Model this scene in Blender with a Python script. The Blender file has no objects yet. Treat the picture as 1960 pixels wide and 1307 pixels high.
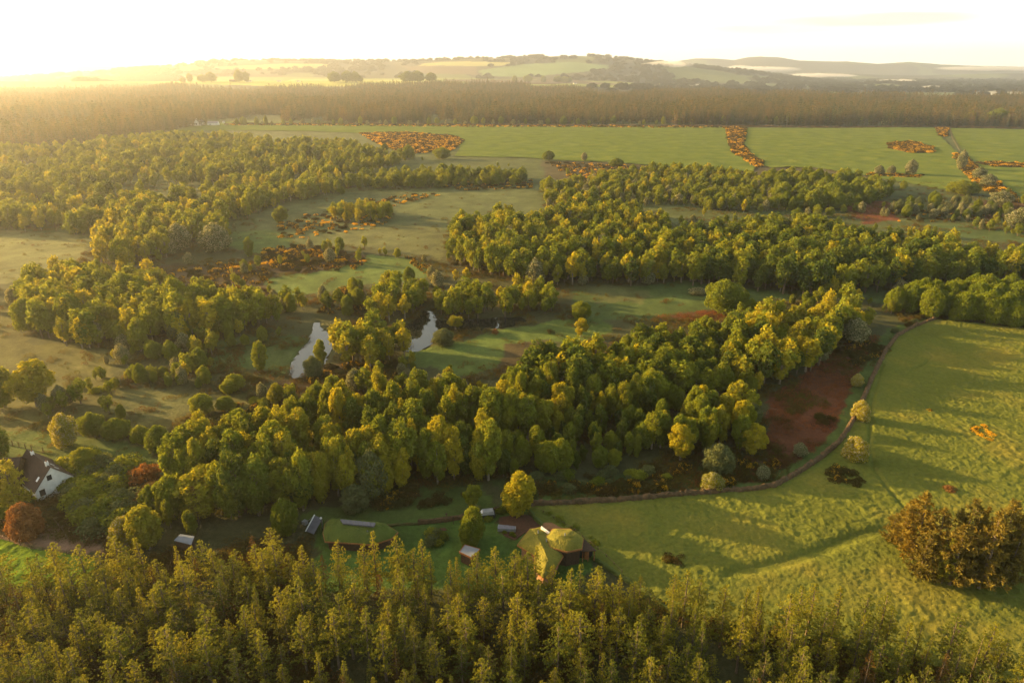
import bpy, math, random
import numpy as np
from mathutils import Vector
sc = bpy.context.scene
COL = sc.collection
R = math.radians
# ------------------------------------------------------------------ camera, world, sun, exposure
CAMH, PITCH, FPX = 90.0, 21.4, 1324.0
SUN_AZ, SUN_EL = -68.0, 12.0            # clockwise from +Y, degrees
cd = bpy.data.cameras.new('camera'); cam = bpy.data.objects.new('camera', cd); COL.objects.link(cam)
cd.sensor_width = 36; cd.lens = 36*FPX/1960; cd.clip_end = 60000; cd.clip_start = 1
cam.location = (0, 0, CAMH); cam.rotation_euler = (R(90-PITCH), 0, 0); sc.camera = cam
w = bpy.data.worlds.new('World'); sc.world = w; w.use_nodes = True
wt = w.node_tree; bg = wt.nodes['Background']
sky = wt.nodes.new('ShaderNodeTexSky'); sky.sky_type = 'NISHITA'; sky.sun_disc = False
sky.sun_elevation = R(SUN_EL); sky.sun_rotation = R(SUN_AZ % 360); sky.dust_density = 2.0
SKY_STRENGTH = 0.095
bg.inputs[1].default_value = SKY_STRENGTH
def wn(t, **kw):
    n = wt.nodes.new(t)
    for k, v in kw.items(): setattr(n, k, v)
    return n
def mathn(nt, op, a, b=None, c=None, clamp=False):
    n = nt.nodes.new('ShaderNodeMath'); n.operation = op; n.use_clamp = clamp
    for i, v in enumerate((a, b, c)):
        if v is None: continue
        if isinstance(v, (int, float)): n.inputs[i].default_value = v
        else: nt.links.new(v, n.inputs[i])
    return n.outputs[0]
def mixn(nt, f, a, b, mode='MIX'):
    n = nt.nodes.new('ShaderNodeMix'); n.data_type = 'RGBA'; n.blend_type = mode
    for i, v in ((0, f), (6, a), (7, b)):
        if isinstance(v, (int, float)): n.inputs[i].default_value = v
        elif isinstance(v, tuple): n.inputs[i].default_value = (*v, 1)
        else: nt.links.new(v, n.inputs[i])
    return n.outputs[2]
# thin bright high cloud over the sky, and one grey-blue cloud band low in the north
tc = wn('ShaderNodeTexCoord'); sep = wn('ShaderNodeSeparateXYZ'); wt.links.new(tc.outputs['Generated'], sep.inputs[0])
veil = mixn(wt, 0.62, sky.outputs[0], (9.6, 8.5, 6.7))
el = sep.outputs[2]
vf = mathn(wt, 'SUBTRACT', 1.0, mathn(wt, 'MULTIPLY', el, 3.4), clamp=True)
veil = mixn(wt, vf, mixn(wt, 1.0, sky.outputs[0], (1.45, 1.2, .88), 'MULTIPLY'), veil)
mp = wn('ShaderNodeMapping'); mp.inputs[3].default_value = (3, 3, 22); wt.links.new(tc.outputs['Generated'], mp.inputs[0])
nz = wn('ShaderNodeTexNoise'); nz.inputs['Scale'].default_value = 1.6; nz.inputs['Detail'].default_value = 6; wt.links.new(mp.outputs[0], nz.inputs[0])
def band(cx, wx, cz, wz):
    az = mathn(wt, 'DIVIDE', sep.outputs[0], sep.outputs[1])
    a = mathn(wt, 'DIVIDE', mathn(wt, 'SUBTRACT', az, cx), wx); b = mathn(wt, 'DIVIDE', mathn(wt, 'SUBTRACT', el, cz), wz)
    r = mathn(wt, 'ADD', mathn(wt, 'MULTIPLY', a, a), mathn(wt, 'MULTIPLY', b, b))
    return mathn(wt, 'SUBTRACT', 1.0, r, clamp=True)
bm = mathn(wt, 'MAXIMUM', band(.48, .18, .0555, .010), mathn(wt, 'MULTIPLY', band(.34, .13, .047, .008), .6))
bm = mathn(wt, 'MULTIPLY', bm, mathn(wt, 'MULTIPLY', mathn(wt, 'SUBTRACT', nz.outputs[0], .2, clamp=True), 5), clamp=True)
veil = mixn(wt, mathn(wt, 'MULTIPLY', bm, .75), veil, (1.55, 1.68, 1.85))
wt.links.new(veil, bg.inputs[0])
sl = bpy.data.lights.new('sun', 'SUN'); sl.energy = 5.0; sl.angle = R(0.6); sl.color = (1.0, 0.66, 0.24)
so = bpy.data.objects.new('sun', sl); COL.objects.link(so)
SD = Vector((math.sin(R(SUN_AZ))*math.cos(R(SUN_EL)), math.cos(R(SUN_AZ))*math.cos(R(SUN_EL)), math.sin(R(SUN_EL))))
so.rotation_euler = (-SD).to_track_quat('-Z', 'Y').to_euler(); so.location = SD*500
vs = sc.view_settings; vs.view_transform = 'Standard'; vs.look = 'None'; vs.gamma = 1; vs.exposure = 2.05
cy = sc.cycles; cy.max_bounces = 4; cy.diffuse_bounces = 2; cy.glossy_bounces = 2; cy.transmission_bounces = 3
cy.transparent_max_bounces = 6; cy.volume_bounces = 0; cy.use_denoising = True; cy.sample_clamp_indirect = 4
try: cy.denoiser = 'OPENIMAGEDENOISE'
except Exception: pass
HAZE_DENSITY, HAZE_G, HAZE_COL = 9.5e-5, 0.69, (.92, .95, .98)

# ------------------------------------------------------------------ numeric helpers
rng = np.random.default_rng(7); random.seed(7)
def _h(ix, iy, seed):
    n = (ix.astype(np.int64)*374761393 + iy.astype(np.int64)*668265263 + seed*1442695041) & 0xffffffff
    n = ((n ^ (n >> 13))*1274126177) & 0xffffffff
    return ((n ^ (n >> 16)) & 0xffff)/65535.0
def vnoise(x, y, s, seed=0):
    x = np.asarray(x, float)/s; y = np.asarray(y, float)/s
    ix = np.floor(x); iy = np.floor(y); fx = x-ix; fy = y-iy
    fx = fx*fx*(3-2*fx); fy = fy*fy*(3-2*fy)
    a = _h(ix, iy, seed); b = _h(ix+1, iy, seed); c = _h(ix, iy+1, seed); d = _h(ix+1, iy+1, seed)
    return (a*(1-fx)+b*fx)*(1-fy)+(c*(1-fx)+d*fx)*fy
def fbm(x, y, s, seed=0, oct=3):
    t = 0; a = 1; n = 0
    for k in range(oct): t = t+a*vnoise(x, y, s, seed+k*17); n += a; a *= .5; s = s*.47
    return t/n
ct, st = math.cos(R(PITCH)), math.sin(R(PITCH))
FH = 1.075
def prof(pts, D, below=None):       # skyline points -> (x/y, height) at distance D
    t = []; h = []
    for px, py in pts:
        v = (py-653.5)/FPX; f = ct-v*st; d = st+v*ct
        t.append((px-980)/FPX/f); h.append(CAMH-d/f*D)
    return np.array(t), np.array(h)
RIDGES = [  # distance, half width, skyline
    (3300, 430, [(-900,156),(0,156),(120,157),(400,156),(700,155),(900,157),(1080,160),(1180,163),(1250,170),(1330,195),(1500,215),(2900,215)]),
    (5600, 900, [(-900,160),(-100,160),(150,140),(330,128),(400,119),(470,116),(600,117),(760,119),(840,114),(1000,110),(1080,107),(1160,109),(1230,117),(1350,129),(1430,137),(1520,150),(1700,168),(2900,168)]),
    (4600, 500, [(-900,215),(1000,215),(1300,172),(1420,160),(1560,168),(1700,160),(1900,166),(2200,160),(2900,170)]),
    (7600, 700, [(-900,150),(200,150),(900,150),(1200,150),(1450,148),(1600,142),(1750,145),(1960,140),(2300,142),(2900,150)]),
    (10500, 800, [(-900,128),(0,131),(180,128),(330,124),(460,124),(900,126),(1150,124),(1280,120),(1330,113),(1370,113),(1405,116),(1430,110),(1455,108),(1490,110),(1530,116),(1580,118),(1620,118),(1680,123),(1740,119),(1800,124),(1960,129),(2400,127),(2900,132)]),
]
RP = [(D, W, *prof(p, D)) for D, W, p in RIDGES]
def H(x, y):
    x = np.asarray(x, float); y = np.asarray(y, float)
    t = x/np.maximum(y, 200)
    z = 0.8*(fbm(x, y, 60, 3, 2)-.5)*np.clip((y-60)/100, 0, 1)
    far = np.clip((y-2300)/500, 0, 1)
    base = z
    for D, W, tt, hh in RP:
        p = np.interp(t, tt, hh)+(fbm(x, y, 500, int(D), 3)-.5)*14*(p_amp(D))
        g = np.exp(-((y-D)/W)**2)
        base = np.maximum(base, p*g*far)
    return base
def p_amp(D): return 1.0 if D > 3400 else .25
WATER_Z = 0.10
def hz(x, y): return float(H(np.array([x]), np.array([y]))[0])
def P(px, py, z=0.0):               # the place on the level z that the photo shows at (px, py)
    u = (px-980)/FPX; v = (py-653.5)/FPX; f = ct-v*st; d = st+v*ct
    t = (CAMH-z)/max(d, 1e-3); return (u*t, f*t)
def Pg(px, py):                     # the same on the rolling terrain
    u = (px-980)/FPX; v = (py-653.5)/FPX; f = ct-v*st; d = st+v*ct
    ts = np.geomspace(1500, 13000, 900); zs = CAMH-d*ts; hs = H(u*ts, f*ts)
    k = np.argmax(zs < hs)
    t = ts[k] if (zs < hs).any() else 12000
    return (u*t, f*t)
def proj(x, y, z=0):
    f = ct*y - st*(z-CAMH); dn = -st*y - ct*(z-CAMH)
    return 980+FPX*x/f, 653.5+FPX*dn/f
def inpoly(x, y, poly):
    x = np.asarray(x, float); y = np.asarray(y, float); c = np.zeros(x.shape, bool); n = len(poly); j = n-1
    for i in range(n):
        xi, yi = poly[i]; xj, yj = poly[j]
        if yi != yj:
            m = ((yi > y) != (yj > y)) & (x < (xj-xi)*(y-yi)/(yj-yi)+xi); c ^= m
        j = i
    return c
def pathdist(x, y, pts):
    d = np.full(np.shape(x), 1e9)
    for (ax, ay), (bx, by) in zip(pts[:-1], pts[1:]):
        dx, dy = bx-ax, by-ay; L = dx*dx+dy*dy+1e-9
        t = np.clip(((x-ax)*dx+(y-ay)*dy)/L, 0, 1)
        d = np.minimum(d, np.hypot(x-ax-t*dx, y-ay-t*dy))
    return d

# ------------------------------------------------------------------ materials
MATS = {}
def newmat(name):
    m = bpy.data.materials.new(name); m.use_nodes = True; nt = m.node_tree; nt.nodes.clear()
    out = nt.nodes.new('ShaderNodeOutputMaterial'); MATS[name] = m; return m, nt, out
def noise(nt, scale, detail=3, vec=None, rough=.55):
    n = nt.nodes.new('ShaderNodeTexNoise'); n.inputs['Scale'].default_value = scale; n.inputs['Detail'].default_value = detail
    n.inputs['Roughness'].default_value = rough
    if vec: nt.links.new(vec, n.inputs[0])
    return n.outputs[0]
def ramp(nt, f, stops):
    r = nt.nodes.new('ShaderNodeValToRGB'); e = r.color_ramp.elements
    while len(e) < len(stops): e.new(.5)
    for i, (p, c) in enumerate(stops): e[i].position = p; e[i].color = (*c, 1)
    nt.links.new(f, r.inputs[0]); return r.outputs[0]
def wpos(nt): return nt.nodes.new('ShaderNodeNewGeometry').outputs['Position']
def leafmat(name, c1, c2, trans=.48, var=.35):
    m, nt, out = newmat(name)
    oi = nt.nodes.new('ShaderNodeObjectInfo'); pos = wpos(nt)
    c = mixn(nt, oi.outputs['Random'], c1, c2)
    n = noise(nt, .9, 2, pos)
    k = mathn(nt, 'MULTIPLY_ADD', n, var*2, 1-var)
    c = mixn(nt, 1.0, c, combine(nt, k), 'MULTIPLY')
    df = nt.nodes.new('ShaderNodeBsdfDiffuse'); tr = nt.nodes.new('ShaderNodeBsdfTranslucent'); mx = nt.nodes.new('ShaderNodeMixShader')
    nt.links.new(c, df.inputs[0]); nt.links.new(mixn(nt, 1.0, c, (1.35, 1.1, .6), 'MULTIPLY'), tr.inputs[0])
    mx.inputs[0].default_value = trans
    nt.links.new(df.outputs[0], mx.inputs[1]); nt.links.new(tr.outputs[0], mx.inputs[2]); nt.links.new(mx.outputs[0], out.inputs[0])
    return m
def combine(nt, v):
    n = nt.nodes.new('ShaderNodeCombineColor')
    for i in range(3): nt.links.new(v, n.inputs[i])
    return n.outputs[0]
def mat(name, c1, c2=None, scale=1.0, rough=.8, bump=0.0, bscale=None, metal=0.0, detail=4):
    m, nt, out = newmat(name); b = nt.nodes.new('ShaderNodeBsdfPrincipled'); pos = wpos(nt)
    c2 = c2 or tuple(v*.7 for v in c1)
    n = noise(nt, scale, detail, pos)
    nt.links.new(ramp(nt, n, [(.32, c1), (.68, c2)]), b.inputs['Base Color'])
    b.inputs['Roughness'].default_value = rough; b.inputs['Metallic'].default_value = metal; b.inputs['Specular IOR Level'].default_value = .5 if rough < .5 else .08
    if bump:
        bp = nt.nodes.new('ShaderNodeBump'); bp.inputs['Strength'].default_value = bump; bp.inputs['Distance'].default_value = .3
        nt.links.new(noise(nt, bscale or scale*3, 4, pos), bp.inputs['Height']); nt.links.new(bp.outputs[0], b.inputs['Normal'])
    nt.links.new(b.outputs[0], out.inputs[0]); return m
# leaves
L_GOLD = leafmat('golden_green_leaves', (.33, .30, .022), (.18, .20, .022))
L_MID = leafmat('mid_green_leaves', (.21, .235, .024), (.12, .16, .022))
L_DARK = leafmat('dark_green_leaves', (.10, .13, .022), (.06, .095, .02))
L_OAK = leafmat('bright_oak_leaves', (.165, .20, .018), (.11, .15, .016))
L_PINE = leafmat('pine_needles', (.235, .235, .029), (.13, .16, .027), .47)
L_PINE2 = leafmat('dark_pine_needles', (.15, .155, .028), (.095, .12, .026), .36)
L_BROWN = leafmat('russet_larch_needles', (.13, .075, .022), (.10, .07, .02), .25)
L_GREY = leafmat('grey_green_leaves', (.13, .15, .06), (.10, .125, .05), .4)
L_WHITE = leafmat('cream_blossom', (.42, .39, .24), (.32, .31, .2), .4, .2)
L_GORSE = leafmat('gorse_spines', (.05, .05, .012), (.065, .045, .012), .15)
L_GOLDF = leafmat('gorse_flowers', (.52, .34, .02), (.38, .23, .018), .4, .3)
L_GOLDB = leafmat('bright_gorse_flowers', (.75, .47, .03), (.55, .33, .02), .4, .3)
L_OLIVE = leafmat('olive_brown_needles', (.19, .145, .028), (.11, .10, .024), .36)
L_HILL = leafmat('hill_wood_leaves', (.055, .06, .04), (.04, .048, .034), .2)
L_RED = leafmat('copper_leaves', (.24, .11, .035), (.17, .09, .03), .3)
L_FARC = leafmat('far_conifer_needles', (.155, .112, .036), (.04, .068, .024), .32, .5)
BARK = mat('bark', (.16, .12, .08), (.09, .07, .05), 3)
BARKW = mat('pale_birch_bark', (.26, .22, .16), (.14, .11, .08), 2)

def mesh_obj(name, verts, faces, mats, parent=None, midx=None, smooth=False, link=True):
    me = make_mesh(name, verts, faces, mats, midx, smooth)
    o = bpy.data.objects.new(name, me)
    if link: COL.objects.link(o)
    if parent: o.parent = parent
    return o
def make_mesh(name, verts, faces, mats, midx=None, smooth=False):
    me = bpy.data.meshes.new(name); verts = np.asarray(verts, np.float32)
    if isinstance(faces, np.ndarray):
        k = faces.shape[1]; n = len(faces)
        me.vertices.add(len(verts)); me.vertices.foreach_set('co', verts.ravel())
        me.loops.add(n*k); me.loops.foreach_set('vertex_index', faces.astype(np.int32).ravel())
        me.polygons.add(n); me.polygons.foreach_set('loop_start', np.arange(0, n*k, k, dtype=np.int32))
        try: me.polygons.foreach_set('loop_total', np.full(n, k, np.int32))
        except Exception: pass
        me.update(calc_edges=True)
    else:
        me.from_pydata([tuple(map(float, v)) for v in verts], [], [tuple(int(i) for i in f) for f in faces]); me.update()
    for m in (mats if isinstance(mats, (list, tuple)) else [mats]): me.materials.append(m)
    if midx is not None: me.polygons.foreach_set('material_index', np.asarray(midx, np.int32))
    me.polygons.foreach_set('use_smooth', np.full(len(me.polygons), bool(smooth)))
    return me
def tag(o, label=None, cat=None, group=None, kind=None):
    if label: o['label'] = label
    if cat: o['category'] = cat
    if group: o['group'] = group
    if kind: o['kind'] = kind
    return o
def empty(name, loc, rz=0):
    o = bpy.data.objects.new(name, None); o.empty_display_size = .5; COL.objects.link(o)
    o.location = loc; o.rotation_euler = (0, 0, rz); return o

# ------------------------------------------------------------------ the ground
def wp(pts, z=0): return [P(a, b, z) for a, b in pts]
def wg(pts): return [Pg(a, b) for a, b in pts]
GRASS_L = np.array((.10, .14, .032)); GRASS_D = np.array((.06, .085, .024)); HEATH = np.array((.082, .097, .030)); BROWN = np.array((.075, .05, .026))
RED = np.array((.155, .058, .026)); FLOOR = np.array((.045, .046, .018)); FIELD = np.array((.085, .15, .028)); DUNE = np.array((.125, .13, .048))
POND1 = wp([(552,718),(556,698),(572,672),(588,655),(597,636),(600,617),(611,617),(618,632),(638,632),(640,655),(628,684),(612,706),(588,722),(566,722)])
POND2 = wp([(776,672),(782,652),(770,630),(800,606),(812,594),(832,596),(838,612),(870,612),(960,607),(1000,606),(1010,614),(980,624),(960,627),(900,633),(850,636),(833,648),(822,662),(800,672)])
STRIP = [(1030,948),(1290,938),(1375,930),(1465,920),(1508,895),(1552,866),(1588,836),(1603,808),(1616,775),(1640,720),(1668,665),(1696,632),(1770,604),(1790,612),(1700,700),(1640,840),(1480,940),(1030,968)]
PAINT = [  # outline in the photo, colour, how ragged (m), strength
    ([(-500,150),(2600,150),(2600,470),(-500,470)], HEATH, 6, 1),
    ([(480,412),(560,385),(640,370),(760,365),(1030,355),(1040,400),(860,440),(760,470),(600,470),(500,450)], DUNE*np.array((.8,.9,.9)), 6, .9),
    ([(640,440),(850,420),(850,500),(760,480),(640,470)], DUNE, 5, .8),
    ([(430,445),(520,440),(570,470),(560,485),(500,490),(430,470)], GRASS_L, 3, 1),
    ([(0,440),(180,450),(150,500),(40,540),(0,545),(-300,560),(-300,440)], DUNE*1.15, 3, 1),
    ([(500,480),(560,470),(640,472),(700,490),(690,520),(600,525),(510,520)], BROWN, 4, 1),
    ([(300,510),(520,500),(545,540),(500,570),(380,560),(290,540)], BROWN*1.1, 4, .9),
    ([(510,535),(620,520),(700,500),(700,485),(800,500),(830,530),(760,545),(700,545),(600,560),(530,562)], GRASS_L, 3, 1),
    ([(290,670),(350,655),(560,640),(590,650),(560,700),(540,715),(430,710),(300,690)], GRASS_D*1.2, 3, 1),
    ([(780,680),(830,660),(900,645),(1010,625),(1090,612),(1150,610),(1180,640),(1080,660),(1040,650),(990,700),(900,720),(790,705)], GRASS_L, 3, 1),
    ([(1080,560),(1300,535),(1480,560),(1700,545),(1700,590),(1660,570),(1500,570),(1400,590),(1200,610),(1100,610)], GRASS_D*1.35, 4, 1),
    ([(1100,545),(1190,545),(1240,560),(1230,580),(1140,580)], DUNE*.9, 3, .8),
    ([(970,660),(1040,650),(1060,680),(1030,720),(960,710)], BROWN, 3, .9),
    ([(1250,605),(1340,595),(1400,600),(1380,615),(1280,615)], RED, 3, .8),
    ([(1460,860),(1480,760),(1560,700),(1600,660),(1680,640),(1700,660),(1660,740),(1630,810),(1600,850),(1540,890),(1470,900)], RED*.85, 3, 1),
    ([(1300,930),(1440,870),(1540,880),(1480,925),(1380,940)], RED*.6, 3, .8),
    ([(1620,390),(1700,385),(1710,420),(1650,430)], RED*.9, 4, 1),
    ([(1870,390),(1960,370),(1960,410),(1890,420)], RED*.7, 4, .8),
    ([(1770,430),(1960,430),(2200,430),(2200,460),(1960,465),(1790,450)], GRASS_D*1.2, 3, 1),
    ([(1300,300),(1500,300),(1700,350),(1600,400),(1300,380),(1040,340),(1040,310)], BROWN*1.1, 8, .7),
    ([(-300,560),(-50,550),(40,600),(60,650),(210,670),(220,740),(430,760),(520,740),(560,730),(500,790),(340,800),(330,860),(180,880),(-300,860)], np.array((.105,.10,.03)), 4, 1),
    ([(230,740),(400,760),(420,790),(320,800),(200,790)], DUNE*.95, 3, .7),
    ([(-300,830),(180,830),(330,870),(340,920),(200,900),(-300,880)], GRASS_L*.9, 3, .9),
    ([(470,760),(560,720),(640,700),(770,700),(700,720),(560,760),(500,790)], BROWN, 3, .9),
    ([(560,990),(640,960),(760,935),(930,925),(960,980),(850,1000),(760,1010),(640,1000)], GRASS_L*.8, 2, 1),
    ([(610,1000),(760,1000),(900,985),(1000,960),(1140,1075),(1100,1130),(600,1130)], FIELD*.85, 1, 1),
    ([(930,925),(1000,915),(1300,905),(1460,880),(1500,900),(1380,945),(1200,958),(1010,965),(960,980)], GRASS_D*1.1, 3, 1),
    (STRIP, GRASS_L*1.0, .8, 1),
    ([(956,990),(1010,985),(1060,1000),(1010,1015),(985,1035),(960,1020),(952,1003)], BROWN*.8, .5, 1),
    ([(-300,1060),(-100,1030),(0,1030),(60,1052),(180,1075),(180,1110),(-300,1110)], FIELD*.9, 1, 1),
    ([(-300,985),(-100,990),(0,990),(60,1000),(130,1010),(200,1040),(200,1062),(120,1052),(50,1042),(0,1030),(-100,1024),(-300,1020)], np.array((.32,.19,.12)), .5, 1),
]
FARPAINT = [
    ([(130,152),(400,148),(880,150),(1200,158),(1260,165),(1180,168),(840,162),(560,166),(280,160),(130,158)], (.16,.19,.045)),
    ([(300,158),(560,152),(840,152),(820,164),(560,168)], (.30,.30,.06)),
    ([(850,152),(1100,154),(1230,164),(1060,162),(900,160)], (.10,.07,.04)),
    ([(400,130),(480,126),(560,122),(640,124),(620,131),(540,133),(450,134)], (.30,.28,.08)),
    ([(810,122),(880,118),(980,120),(960,127),(880,128),(800,128)], (.30,.28,.08)),
    ([(770,128),(910,128),(915,144),(800,142)], (.12,.085,.05)),
    ([(915,135),(1000,124),(1100,120),(1165,126),(1160,134),(1080,142),(1000,148),(925,146)], (.13,.19,.07)),
]
def ground():
    s0, s1, ratio = 50.0, 13600.0, 1.0052
    n = int(math.log(s1/s0)/math.log(ratio)); s = s0*ratio**np.arange(n+1); m = 720
    t = np.linspace(-1.25, 1.25, m+1)
    S, T = np.meshgrid(s, t, indexing='ij'); X = S*T; Y = S-100
    Z = H(X, Y)
    x = X.ravel(); y = Y.ravel(); z = Z.ravel()
    # ponds lie in a level hollow
    for pd in (POND1, POND2):
        cx = np.mean([p[0] for p in pd]); cyy = np.mean([p[1] for p in pd])
        near = np.hypot(x-cx, y-cyy) < 120
        ins = np.zeros(x.shape, bool); ins[near] = inpoly(x[near], y[near], pd)
        k = np.exp(-(pathdist(x[near], y[near], pd+[pd[0]])/10)**2); k[ins[near]] = 1
        z[near] = z[near]*(1-k)
    near = y < 700
    z[near] += (vnoise(x[near], y[near], 2.6, 5)-.5)*.22*np.clip((y[near]-20)/60, 0, 1)
    for pd in (POND1, POND2):
        nr = y < 420; ins = inpoly(x[nr], y[nr], pd); zz = z[nr]; zz[ins] = -.6; z[nr] = zz
    col = np.tile(FLOOR*1.3, (len(x), 1))
    big = fbm(x, y, 40, 11, 3)[:, None]
    for pts, c, rag, k in PAINT:
        poly = wp(pts); xs = [p[0] for p in poly]; ys = [p[1] for p in poly]
        bb = (x > min(xs)-10) & (x < max(xs)+10) & (y > min(ys)-10) & (y < max(ys)+10)
        xx = x[bb]; yy = y[bb]
        wx = xx+(fbm(xx, yy, rag*3, 21, 3)-.5)*rag*3; wy = yy+(fbm(xx, yy, rag*3, 31, 3)-.5)*rag*3
        ins = inpoly(wx, wy, poly)
        cc = col[bb]; var = (.55+.5*fbm(xx, yy, 14, 41, 3)+.25*(fbm(xx, yy, 3.5, 43, 2)-.5))[:, None]
        cc[ins] = cc[ins]*(1-k)+(np.asarray(c)*var[ins])*k; col[bb] = cc
    far = y > 2350
    wood = np.array((.045, .046, .034)); fc = np.tile(wood, (far.sum(), 1)); xf = x[far]; yf = y[far]
    patch = fbm(xf, yf, 420, 51, 2); fc[patch > .6] = (.10, .12, .045); fc[patch < .34] = (.07, .065, .04)
    for pts, c in FARPAINT:
        ins = inpoly(xf, yf, wg(pts)); fc[ins] = c
    col[far] = fc*(.85+.3*fbm(xf, yf, 90, 61, 2)[:, None])
    idx = np.arange((n+1)*(m+1)).reshape(n+1, m+1)
    f = np.stack([idx[:-1, :-1].ravel(), idx[:-1, 1:].ravel(), idx[1:, 1:].ravel(), idx[1:, :-1].ravel()], 1)
    M, nt, out = newmat('ground_vegetation')
    at = nt.nodes.new('ShaderNodeAttribute'); at.attribute_name = 'cover'; pos = wpos(nt)
    n1 = noise(nt, .8, 5, pos, .7); n2 = noise(nt, .12, 4, pos)
    k = mathn(nt, 'MULTIPLY', mathn(nt, 'MULTIPLY_ADD', n1, 1.1, .45), mathn(nt, 'MULTIPLY_ADD', n2, .9, .55))
    c = mixn(nt, 1.0, at.outputs['Color'], combine(nt, k), 'MULTIPLY')
    b = nt.nodes.new('ShaderNodeBsdfPrincipled'); b.inputs['Roughness'].default_value = 1; b.inputs['Specular IOR Level'].default_value = .1
    nt.links.new(c, b.inputs['Base Color'])
    bp = nt.nodes.new('ShaderNodeBump'); bp.inputs['Strength'].default_value = .9; bp.inputs['Distance'].default_value = .5
    nt.links.new(noise(nt, 1.3, 5, pos, .7), bp.inputs['Height']); nt.links.new(bp.outputs[0], b.inputs['Normal'])
    nt.links.new(b.outputs[0], out.inputs[0])
    o = mesh_obj('ground', np.stack([x, y, z], 1), f, M, smooth=True)
    a = o.data.color_attributes.new('cover', 'FLOAT_COLOR', 'POINT')
    a.data.foreach_set('color', np.concatenate([col, np.ones((len(col), 1))], 1).astype(np.float32).ravel())
    tag(o, kind='structure')
ground()
# ponds
def sheet(name, poly, z, m, cell):
    xs = [p[0] for p in poly]; ys = [p[1] for p in poly]
    o = mesh_obj(name, [(a, b, z) for a, b in poly], [tuple(range(len(poly)))], m); return tag(o, kind='structure')
m, nt, out = newmat('pond_water'); b = nt.nodes.new('ShaderNodeBsdfPrincipled'); b.inputs['Base Color'].default_value = (.012, .014, .012, 1)
b.inputs['Roughness'].default_value = .03; b.inputs['IOR'].default_value = 1.42
bp = nt.nodes.new('ShaderNodeBump'); bp.inputs['Strength'].default_value = .05; nt.links.new(noise(nt, .6, 2, wpos(nt)), bp.inputs['Height']); nt.links.new(bp.outputs[0], b.inputs['Normal'])
nt.links.new(b.outputs[0], out.inputs[0])
def ragged(pd, sd):
    out_ = []; rg = np.random.default_rng(sd)
    for (a, b), (c, d) in zip(pd, pd[1:]+pd[:1]):
        L = math.hypot(c-a, d-b); k = max(1, int(L/1.1)); out_ += [(a+(c-a)*i/k+rg.normal()*.45, b+(d-b)*i/k+rg.normal()*.45) for i in range(k)]
    return out_
POND1, POND2 = ragged(POND1, 1), ragged(POND2, 2)
for pd in (POND1, POND2): sheet('pond_water', pd, -.12, m, 1)
# fields as their own swards, uneven grass standing a hand's breadth above the soil
def sward(name, poly, cell, amp, wl, colors, ditch=(), lift=.12, seed=1):
    xs = [min(p[0], 270) if cell < .5 else p[0] for p in poly]; ys = [p[1] for p in poly]
    gx = np.arange(min(xs), max(xs)+cell, cell); gy = np.arange(min(ys), max(ys)+cell, cell)
    X, Y = np.meshgrid(gx, gy, indexing='ij'); x = X.ravel(); y = Y.ravel()
    t = fbm(x, y*1.0, wl, seed, 2); t2 = fbm(x, y, 18, seed+5, 2)
    z = H(x, y)+lift+amp*(np.clip((t-.3)*1.9, 0, 1)**1.5)*(.6+.6*np.clip((t2-.3)*2, 0, 1))+amp*.25*vnoise(x, y, wl*.35, seed+9)+(np.random.default_rng(seed).random(x.shape)**2*.16 if cell < .5 else 0)
    for path, wd, dp in ditch:
        d = pathdist(x, y, path); z -= dp*np.exp(-(d/wd)**2)
        z = np.maximum(z, H(x, y)+.14)
    nx, ny = len(gx), len(gy); idx = np.arange(nx*ny).reshape(nx, ny)
    cx = (X[:-1, :-1]+cell/2).ravel(); cyy = (Y[:-1, :-1]+cell/2).ravel(); k = inpoly(cx, cyy, poly)
    f = np.stack([idx[:-1, :-1].ravel(), idx[1:, :-1].ravel(), idx[1:, 1:].ravel(), idx[:-1, 1:].ravel()], 1)[k]
    used = np.unique(f); re = np.full(nx*ny, -1); re[used] = np.arange(len(used))
    M, nt, out = newmat(name+'_grass'); pos = wpos(nt)
    n2 = noise(nt, .045, 4, pos); n1 = noise(nt, 1.1, 4, pos, .7)
    c = ramp(nt, n2, [(.3, tuple(v*.82 for v in colors[0])), (.5, colors[0]), (.7, colors[1])]); k = mathn(nt, 'MULTIPLY_ADD', n1, .9, .55)
    c = mixn(nt, 1.0, c, combine(nt, k), 'MULTIPLY')
    df = nt.nodes.new('ShaderNodeBsdfDiffuse'); nt.links.new(c, df.inputs[0])
    bp = nt.nodes.new('ShaderNodeBump'); bp.inputs['Strength'].default_value = .8; bp.inputs['Distance'].default_value = .35
    nt.links.new(noise(nt, 1.0 if cell < 1 else .25, 5, pos, .7), bp.inputs['Height']); nt.links.new(bp.outputs[0], df.inputs['Normal'])
    nt.links.new(df.outputs[0], out.inputs[0])
    o = mesh_obj(name, np.stack([x, y, z], 1)[used], re[f], M, smooth=True); return tag(o, kind='structure')
DYKE = [(1012,970),(1100,967),(1200,961),(1290,952),(1380,945),(1440,942),(1482,935),(1522,912),(1570,881),(1606,850),(1626,820),(1644,785),(1668,728),(1694,675),(1716,646),(1750,628),(1788,614)]
nf = wp([(1012,972),(1030,1000),(1150,1078),(1300,1176),(1420,1205),(1600,1240),(1800,1285),(2150,1360),(2400,1360),(2400,650),(2150,640),(1960,632),(1870,622),(1790,615)]+DYKE[::-1][1:-1])
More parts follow.
